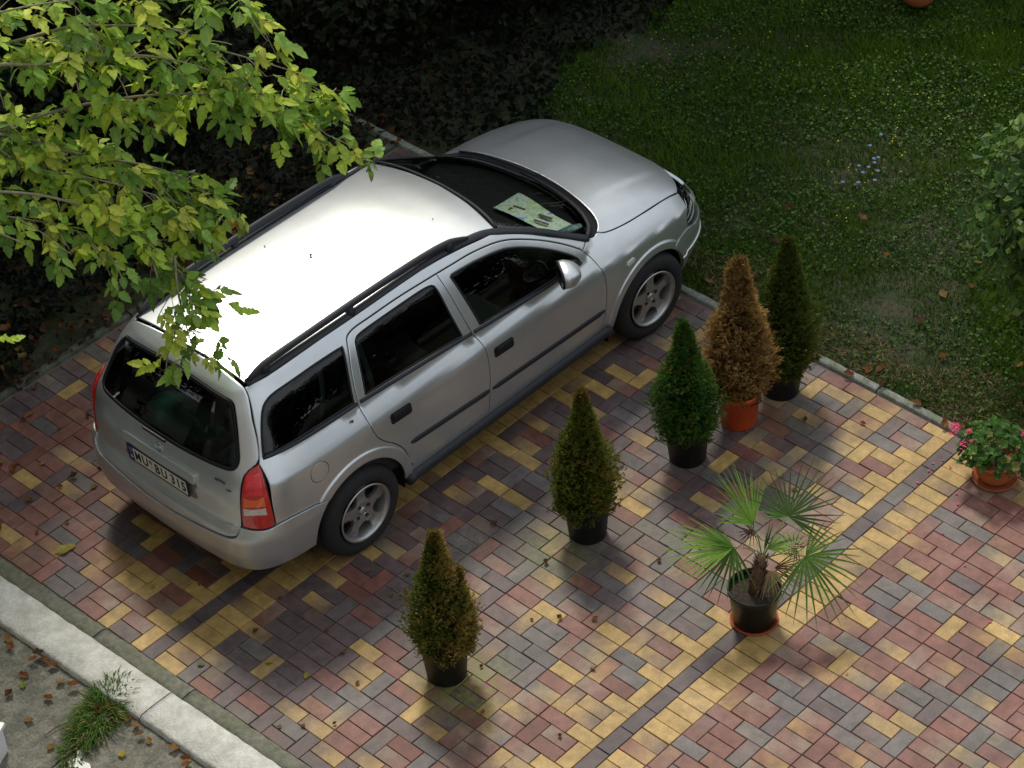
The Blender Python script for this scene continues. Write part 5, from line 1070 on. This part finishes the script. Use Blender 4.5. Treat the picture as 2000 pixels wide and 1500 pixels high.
def plant(name, label, cat, cx, cy, z0, z1, rad, n, size, cols, seed, group=None, trunk=(.05, .0), **k):
    t = empty(name, (cx, cy, 0)); tag(t, label, cat, group); V, F, C_ = leafcloud(0, 0, z0, z1, rad, n, size, cols, seed, **k)
    V2, F2_ = join([tube([(0, 0, -.1), (.03, .02, (z0 + z1) * .3), (0, .05, z1 * .8)], [trunk[0], trunk[0] * .7, .01], 8)] + [tube([(0, 0, z0 * .6 + .1), (rad * .4 * math.cos(q), rad * .4 * math.sin(q), (z0 + z1) / 2), (rad * .8 * math.cos(q), rad * .8 * math.sin(q), (z0 + z1) / 2 + .2 * (z1 - z0))], [trunk[0] * .5, trunk[0] * .3, .005], 6) for q in np.arange(0, 6, 1.2)])
    obj('trunk', mesh('trunk', V2, F2_, [MB], True), t); o = obj('crown', mesh('crown', V, F, [mleaf], False, col=C_), t); tag(o, kind='stuff'); return t
plant('garden_shrub', 'broad-leaved green shrub cut by the right edge of the picture', 'shrub', 4.47, .10, .45, 1.72, .58, 3600, .078, [(.07, .15, .035), (.10, .20, .045), (.05, .11, .03), (.16, .24, .05)], 4, shell=.35, lumpy=.45)
# ------------------------------------------------------------------ trees and bushes that close the garden
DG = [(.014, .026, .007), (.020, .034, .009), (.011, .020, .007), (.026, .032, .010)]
lab = ['dense garden tree behind the left corner of the lawn', 'tall leafy tree beyond the middle of the dark bushes', 'broad tree at the far corner of the garden', 'leafy tree standing beyond the far end of the lawn', 'tree rising behind the car in the back hedge', 'large tree left of the paving near the yard', 'smaller tree at the right end of the lawn', 'unseen round tree added right of the paving, darkening window reflections', 'unseen full round tree added further right, darkening window reflections', 'unseen bushy tree added far right, darkening window reflections']
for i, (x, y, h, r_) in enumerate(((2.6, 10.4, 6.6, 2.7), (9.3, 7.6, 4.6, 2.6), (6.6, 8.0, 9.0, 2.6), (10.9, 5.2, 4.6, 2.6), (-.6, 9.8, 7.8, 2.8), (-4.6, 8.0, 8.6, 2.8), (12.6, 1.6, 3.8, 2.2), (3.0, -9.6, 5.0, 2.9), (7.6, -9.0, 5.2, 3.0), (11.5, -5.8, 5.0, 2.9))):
    plant('garden_tree', lab[i], 'tree', x, y, .5, h, r_, 10000, .22, DG, 20 + i, 'trees closing the garden', trunk=(.16, 0), lumpy=.3, shell=.3)  # out-of-view trees, placed and sized to shade lawn and bonnet and darken reflections
bl_ = ['low dark bush left of the car roof under the branches', 'dark bush behind the rear of the car', 'dark bush behind the middle of the car', 'dark bush beyond the windscreen', 'dark bush beyond the bonnet', 'dark twiggy bush at the top middle of the picture', 'dark bush at the shaded head of the lawn', 'dark bush beside the box elder trunk']
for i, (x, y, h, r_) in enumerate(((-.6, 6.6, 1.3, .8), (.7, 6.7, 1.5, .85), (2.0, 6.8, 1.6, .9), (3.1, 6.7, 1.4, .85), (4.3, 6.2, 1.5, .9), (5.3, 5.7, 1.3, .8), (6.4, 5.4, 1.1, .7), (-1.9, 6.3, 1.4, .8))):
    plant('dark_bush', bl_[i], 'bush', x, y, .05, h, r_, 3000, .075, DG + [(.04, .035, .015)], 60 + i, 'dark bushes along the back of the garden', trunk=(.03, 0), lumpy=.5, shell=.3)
for i, (x, y, h, r_) in enumerate(((1.5, 7.7, 6.4, 1.55), (-.3, 7.7, 7.0, 1.7), (3.1, 7.5, 3.2, 1.1))):  # first two crowns raised above their likely height to shade the left paving
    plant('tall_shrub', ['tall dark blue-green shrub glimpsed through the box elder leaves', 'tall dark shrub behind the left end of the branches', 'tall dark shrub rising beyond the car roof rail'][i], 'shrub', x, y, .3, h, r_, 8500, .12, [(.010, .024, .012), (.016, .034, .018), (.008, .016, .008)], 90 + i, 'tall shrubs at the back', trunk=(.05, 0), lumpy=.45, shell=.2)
# ------------------------------------------------------------------ house the picture is taken from
hs = empty('plastered_house', (-9.6, -3, 0)); tag(hs, 'pale plastered house beside the concrete yard', 'house')
mh = mat('house_plaster', (.42, .38, .33), .9, nscale=4, namt=.1)
bm = bmesh.new(); bbox(bm, (0, 0, 5.8), (4.0, 20, 12)); bmobj('wall', bm, mh, hs, False)
for j in range(4):
    for i in range(5):
        bm = bmesh.new(); bbox(bm, (0, 0, 0), (.06, 1.3, 1.4)); wf = bmobj('window', bm, M_['paper'], hs, False, (2.02, -7.5 + 3.75 * i, 1.7 + 3 * j)); bm = bmesh.new(); bbox(bm, (.035, -.31, 0), (.02, .56, 1.24)); bbox(bm, (.035, .31, 0), (.02, .56, 1.24)); bmobj('pane', bm, mat('pane', (.02, .022, .025), .08), wf, False)
# ------------------------------------------------------------------ grass, ivy, litter
def patch_noise(P, s_, o=0.0): return np.array([mnoise.noise(Vector((p[0] * s_ + o, p[1] * s_, o))) for p in P])
def grass(n, xr, yr, keep, hgt, wid, seed):
    R2 = np.random.default_rng(seed); X = R2.uniform(*xr, n); Y = R2.uniform(*yr, n); k = keep(X, Y); X, Y = X[k], Y[k]; n = len(X); a = R2.random(n) * 2 * PI; ln = R2.uniform(.3, 1.1, n)
    gx = ((X - xr[0]) / .12).astype(int); gy = ((Y - yr[0]) / .12).astype(int); keyn = {}
    pn = np.empty(n)
    for i in range(n):
        q = (gx[i], gy[i])
        if q not in keyn: keyn[q] = (mnoise.noise(Vector((q[0] * .16, q[1] * .16, 3))), mnoise.noise(Vector((q[0] * .45, q[1] * .45, 9))))
        pn[i] = keyn[q][0] * .7 + keyn[q][1] * .5
    h = hgt * R2.uniform(.5, 1.2, n) * (1 + .8 * pn); w_ = wid * R2.uniform(.7, 1.3, n); b2 = a + PI / 2
    base = np.stack([X, Y, np.full(n, -.035)], 1); d = np.stack([np.cos(a) * h * ln, np.sin(a) * h * ln, h], 1); s_ = np.stack([np.cos(b2) * w_, np.sin(b2) * w_, np.zeros(n)], 1)
    V = np.stack([base - s_, base + s_, base + d], 1).reshape(-1, 3); F = np.arange(n * 3).reshape(-1, 3)
    g = np.array([.078, .150, .012]); g2 = np.array([.032, .075, .008]); y_ = np.array([.14, .13, .05]); t_ = np.clip(.5 + pn, 0, 1)[:, None]; c = g * t_ + g2 * (1 - t_)
    dry = np.clip(-pn * 2.0 - .42 + (X < 4.6) * .26 + (X < 3.85) * .5, 0, .9) * (R2.random(n) < .6); c = c * (1 - dry[:, None]) + y_ * dry[:, None]; c = c * R2.uniform(.65, 1.4, n)[:, None]
    return V, F, np.repeat(c, 3, 0)
lawnk = lambda X, Y: (X > 3.47) & (Y < np.minimum(4.85, 3.95 + .5 * (X - 3.5)) + .2 * np.sin(X * 3) + .12 * np.sin(X * 7.7))
V, F, C_ = grass(240000, (3.46, 8.6), (-1.6, 5.1), lambda X, Y: lawnk(X, Y) & ((X < 7) | (Y > 1)), .065, .0058, 5)
tag(obj('lawn_grass', mesh('lawn_grass', V, F, [mgr], col=C_)), 'shaded green lawn with thin dry patches beyond the paving', 'grass', kind='stuff')
def carpet(name, label, cat, n, xr, yr, keep, size, cols, seed, zr=(0, .05), tilt=.5, m=None, sides=.4):
    R2 = np.random.default_rng(seed); X = R2.uniform(*xr, n); Y = R2.uniform(*yr, n); k = keep(X, Y); X, Y = X[k], Y[k]; n = len(X); P = np.stack([X, Y, R2.uniform(*zr, n)], 1)
    nrm = R2.normal(0, tilt, (n, 3)) + [0, 0, 1]; nrm /= np.linalg.norm(nrm, axis=1)[:, None]; t_ = np.cross(nrm, R2.normal(0, 1, (n, 3))); t_ /= np.linalg.norm(t_, axis=1)[:, None]; s_ = np.cross(nrm, t_); L_ = size * R2.uniform(.5, 1.4, n)[:, None]; W = L_ * sides
    V = np.stack([P - t_ * L_ * .5, P - s_ * W + nrm * W * .25, P + t_ * L_ * .5, P + s_ * W + nrm * W * .25], 1).reshape(-1, 3); I = np.arange(n)[:, None] * 4; F = np.concatenate([I + [0, 1, 2], I + [0, 2, 3]])
    c = np.array(cols)[R2.integers(0, len(cols), n)] * R2.uniform(.7, 1.3, n)[:, None]; o = obj(name, mesh(name, V, F, [m or mleaf], False, col=np.repeat(c, 4, 0))); tag(o, label, cat, kind='stuff'); return o
carpet('clover', 'clover and small weeds growing through the lawn', 'weeds', 60000, (3.47, 8.6), (-1.4, 5.0), lambda X, Y: lawnk(X, Y) & (np.sin(X * 3.1 + 1) * np.cos(Y * 2.7) + np.sin(X * 7 + Y * 5) * .5 > -.35), .024, [(.05, .125, .014), (.08, .165, .018), (.03, .08, .010)], 8, (-.01, .04), sides=.45)
carpet('lawn_flowers', 'tiny yellow flower specks scattered through the far lawn', 'flowers', 1500, (4.4, 8.2), (0, 4.6), lambda X, Y: (np.sin(X * 2.3) + np.cos(Y * 2.9) > -.2) & (Y < 9 - X * .75 + .8), .012, [(.6, .55, .03), (.5, .5, .06)], 9, (.02, .05), sides=.5)
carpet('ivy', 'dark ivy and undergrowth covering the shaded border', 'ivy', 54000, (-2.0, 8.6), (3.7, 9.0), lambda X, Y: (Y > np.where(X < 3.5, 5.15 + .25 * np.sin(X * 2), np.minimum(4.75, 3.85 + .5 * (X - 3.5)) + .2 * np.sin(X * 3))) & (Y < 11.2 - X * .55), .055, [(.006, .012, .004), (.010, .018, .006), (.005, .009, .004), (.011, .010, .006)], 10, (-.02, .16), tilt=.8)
carpet('leaf_litter', 'brown leaf litter under the bushes along the border edge', 'leaf litter', 5200, (-1.6, 4.6), (4.95, 6.5), lambda X, Y: (Y > 5.02) & (np.random.default_rng(4).random(len(X)) < np.exp(-(Y - 5.05) * 1.6)), .05, [(.09, .045, .018), (.06, .03, .015), (.13, .06, .02), (.03, .02, .014)], 12, (.0, .05), tilt=.5)
carpet('dry_thatch', 'dry straw-coloured grass thatch along the lawn edging', 'dry grass', 13000, (3.46, 4.2), (-.9, 2.6), lambda X, Y: (np.abs(X - 3.64 - .10 * np.sin(Y * 3 + 1)) < .20 * (1 + .5 * np.sin(Y * 7))), .045, [(.30, .22, .10), (.22, .17, .08), (.16, .12, .06)], 13, (-.01, .03), tilt=.8, sides=.06)
# weeds on the kerb
def tuft(x, y, z, n, rad, h, label, seed, sx=1.0):
    R2 = random.Random(seed); vs = []; fs = []; cs = []
    for i in range(n):
        a = R2.random() * 2 * PI; r_ = rad * math.sqrt(R2.random()); p = Vector((r_ * math.cos(a) * sx, r_ * math.sin(a) * .55, 0)); d = Vector((math.cos(a) + R2.gauss(0, .5), math.sin(a) + R2.gauss(0, .5), R2.uniform(.5, 1.6))).normalized(); L_ = h * R2.uniform(.5, 1.2); s_ = d.cross(Vector((0, 0, 1))).normalized() * R2.uniform(.0022, .004)
        q = p + d * L_ * .6; e = q + (d + Vector((0, 0, -.9))).normalized() * L_ * .45; o = len(vs); vs += [p - s_, p + s_, q - s_ * .8, q + s_ * .8, e]; fs += [(o, o + 1, o + 3, o + 2), (o + 2, o + 3, o + 4)]
        c = np.array((.075, .15, .028)) * R2.uniform(.6, 1.4) if R2.random() > .13 else np.array((.30, .22, .10)); cs += [c] * 5
    o = obj('grass_tuft', mesh('grass_tuft', [tuple(v) for v in vs], fs, [mgr], col=np.array(cs)), None, (x, y, z), (0, 0, .35)); tag(o, label, 'grass tuft'); return o
tuft(-1.60, 2.42, -.03, 900, .20, .12, 'thick green grass tuft growing in the joint beside the whitewashed kerb', 1, 1.3)
tuft(-1.80, 2.36, -.033, 330, .13, .08, 'smaller grass tuft creeping along the yard crack below the thick tuft', 2, 1.6)
# dead leaves: three curled shapes, each leaf its own object
def dead(k):
    R2 = random.Random(k); vs = []; fs = []; cs = []; L_, W = .062, .019; c = np.array([(.24, .10, .03), (.27, .15, .045), (.13, .06, .025), (.36, .30, .04), (.20, .24, .03)][k])
    for i in range(7):
        f = i / 6; w_ = W * math.sin(min(1, f * 1.02) * PI) ** .8 * (1 + .25 * math.sin(i * 2.1 + k)) + .0006; cur = [1.5, .8, 2.2, .5, .4][k]
        for j in (-1, 0, 1): vs.append((L_ * (f - .5), j * w_, .004 + abs(j) * w_ * cur * .5 + .014 * cur * (f - .5) ** 2 * 2)); cs.append(c * R2.uniform(.75, 1.25))
        if i: q = i * 3; fs += [(q - 3, q - 2, q + 1, q), (q - 2, q - 1, q + 2, q + 1)]
    return mesh('dead_leaf', vs, fs, [mleaf], col=np.array(cs))
DL = [dead(k) for k in range(5)]; R_ = random.Random(17)
def dl(x, y, z, k, s_, label, group): o = obj('fallen_leaf', DL[k], None, (x, y, z), (R_.uniform(-.3, .3), R_.uniform(-.3, .3), R_.random() * 6.28), s_); tag(o, label, 'leaf', group)
pv = [(-.84, 2.61, 3), (.91, 1.29, 2), (.51, 1.03, 0), (-.39, 1.69, 0), (-.32, 1.89, 0), (-.65, 1.72, 3), (-.72, 1.96, 3), (-.6, 2.2, 2), (-.32, 2.29, 0), (-.99, 2.25, 4), (-.8, 1.33, 2), (-.93, 1.45, 0), (.3, 1.85, 0), (.12, 1.8, 0), (.18, 2.05, 1), (.95, 1.75, 2), (.45, .5, 1), (-.05, .3, 2), (.75, .75, 0), (1.65, .6, 0), (-.55, 2.75, 0), (-.75, 2.95, 3), (.05, 1.0, 2), (.62, .92, 2), (2.35, .55, 1), (2.9, .9, 2), (3.1, .6, 0), (-1.02, 1.55, 1), (-.2, .75, 0), (1.35, .78, 2), (-.5, 1.45, 0)]
for x, y, k in pv: dl(x, y, .004, k, R_.uniform(.45, .85), 'small curled dead leaf lying on the open coloured paving', 'dead leaves on the open paving')
o = obj('fallen_leaf', DL[3], None, (-.89, 3.61, .006), (0, 0, -.35), (2.3, 1.9, 1)); tag(o, 'large bright yellow leaf lying alone on the paving behind the car bumper', 'leaf')
for i in range(32): x = R_.uniform(-1.05, .1); y = min(5.0, 3.3 + 1.7 * R_.random() ** .6); dl(x, y, .004, R_.choice((0, 0, 2, 1, 3, 2)), R_.uniform(.6, 1.1), 'dead leaf on the shaded paving behind the car', 'dead leaves on the paving behind the car')
for i in range(64): dl(R_.uniform(-1.0, 3.2), 5.05 + .9 * R_.random() ** 1.5, R_.uniform(.02, .10), R_.choice((0, 0, 1, 2, 1)), R_.uniform(.9, 1.6), 'orange-brown leaf caught along the shaded border behind the car', 'dead leaves along the shaded border')
for i in range(40):
    y = R_.uniform(1.4, 3.6); dl(kx(y) - .38 - .008 * (y - 2) - abs(R_.gauss(0, .05)), y, -.028 + R_.uniform(0, .02), R_.choice((0, 0, 0, 2, 1)), R_.uniform(.8, 1.25), 'orange-brown leaf gathered at the foot of the whitewashed kerb', 'dead leaves at the foot of the kerb')
for x, y, k in ((-1.72, 2.75, 0), (-1.85, 2.95, 2), (-1.9, 2.7, 1), (-2.02, 2.85, 2), (-1.75, 2.95, 4), (-1.95, 2.45, 1), (-1.72, 2.1, 3), (-1.83, 2.02, 0), (-1.7, 3.0, 0), (-1.98, 2.2, 2)): dl(x, y, -.028, k, 1.1, 'single leaf lying on the grey concrete yard', 'leaves on the concrete yard')
for i in range(28): x = 3.5 + 1.7 * R_.random() ** 1.6; dl(x, R_.uniform(-.4, 2.4), .012, R_.choice((0, 0, 1, 2)), R_.uniform(.9, 1.4), 'dead brown leaf on the lawn beyond the edging', 'dead leaves on the lawn')
for y in (.95, .72, .45, .2, .1, 1.6): dl(3.42 + R_.uniform(-.03, .03), y, .02, R_.choice((0, 2)), 1.2, 'dead leaf resting on the lawn edging', 'dead leaves on the lawn edging')
for i, (x, y, z, lb) in enumerate(((.86, .10, 1.446, 'dead leaf on the middle of the car roof'), (.10, .20, 1.477, 'tiny dead leaf on the rear of the car roof'), (.93, -.46, 1.44, 'dead leaf wedged under the right roof rail'), (.02, -.775, .985, 'yellowish leaf scrap stuck on the car flank below the side window'))):
    pass
def carleaf(x, y, z, s_, lb, rot=(0, 0, 1)): o = obj('fallen_leaf', DL[2 if s_ < .6 else 1], None, (CARO[0] + x, CARO[1] + y, z), rot, s_); tag(o, lb, 'leaf')
carleaf(.55, .03, float(zroof(np.array([.55]), np.array([.03]))[0]) + .001, .5, 'dead leaf on the middle of the car roof'); carleaf(.45, .33, float(zroof(np.array([.45]), np.array([.33]))[0]) + .001, .25, 'tiny dark leaf scrap on the left half of the car roof')
carleaf(.92, -.49, 1.44, .9, 'dead leaf wedged under the right roof rail'); carleaf(1.3, -.25, float(zroof(np.array([1.3]), np.array([-.25]))[0]) + .001, .22, 'tiny dark speck of leaf near the front of the car roof')
p_ = m_side(np.array([.03]), np.array([.975]))[0]; carleaf(p_[0], p_[1] - .003, p_[2], .45, 'yellowish leaf scrap stuck on the car flank below the side window', (1.0, 0, .3))
# blue flowers on the lawn
cf_ = empty('chicory_plant', (5.3, 2.2, 0)); tag(cf_, 'patch of small pale blue flowers growing in the shaded lawn', 'flowers')
mbf = mat('blue_petal', (.16, .22, .52), .6, trans=.3)
for (u, v) in ((453, 985), (372, 1065), (400, 1160), (433, 1152), (405, 1190), (292, 1213), (362, 1222), (320, 1262), (430, 1250), (285, 1335), (172, 1332), (408, 1318)):
    fx = 1600 + u / 3.75; fy = v / 3.75; R0, R1, R2v = [Vector(q) for q in ROWS]; dv = R0 * ((fx - 1000) / 5085.55) + R1 * ((fy - 750) / 5085.55) + R2v; tt = (.08 - CAMLOC[2]) / dv.z; P = Vector(CAMLOC) + dv * tt - Vector(cf_.location)
    ps = []
    for k in range(8): a = 2 * PI * k / 8; c, s_ = math.cos(a), math.sin(a); ps.append(([P, P + Vector((c - s_ * .35, s_ + c * .35, .1)) * .011, P + Vector((c, s_, .15)) * .015, P + Vector((c + s_ * .35, s_ - c * .35, .1)) * .011], [(0, 1, 2, 3)]))
    fo = obj('flower', mesh('flower', *join(ps), [mbf]), cf_); obj('stem', mesh('stem', *tube([(P.x, P.y, -.02), tuple(P)], .0015, 4), [MB]), fo)
# terracotta ball pot at the top edge of the lawn
V, F = lathe([(0, 0), (.07, 0), (.12, .05), (.15, .13), (.145, .2), (.16, .21), (.16, .235), (.14, .235), (.13, .2), (0, .19)], 28); o = obj('terracotta_pot', mesh('terracotta_pot', V, F, [MT], True), None, (7.22, 3.22, 0)); tag(o, 'round terracotta pot on the dark lawn at the top edge', 'pot')
# white plastic box and paper scrap on the yard
bx = bmesh.new(); bbox(bx, (0, 0, .10), (.42, .50, .20)); bbox(bx, (0, 0, .21), (.45, .53, .03)); o = bmobj('white_plastic_box', bx, mat('white_plastic', (.72, .74, .74), .4), None, True, (-2.415, 2.755, -.035), (0, 0, .45), bevel=.008); tag(o, 'white plastic box corner at the bottom left edge on the yard', 'box')
R2 = random.Random(8); pts = [(-.06, -.03), (-.02, .02), (.03, .0), (.07, .03), (.10, .0), (.06, -.02), (.02, -.03), (.03, -.09), (-.01, -.14), (-.06, -.12), (-.05, -.07)]
o = obj('paper_scrap', mesh('paper_scrap', [(x, y, .004 + .008 * R2.random()) for x, y in pts], [tuple(range(len(pts)))], [M_['paper']]), None, (-1.93, 2.27, -.03), (0, 0, .2), 1.0); tag(o, 'torn strip of white paper on the grey concrete yard', 'paper')
o = obj('dry_twig', mesh('dry_twig', *tube([(-.12, 0, .005), (-.04, .012, .012), (.05, 0, .008), (.12, .02, .004)], [.0025, .0035, .003, .0015], 6), [MB], True), None, (-1.80, 2.52, -.03), (0, 0, -.2)); tag(o, 'thin brown twig lying on the yard beside the grass tuft', 'twig')
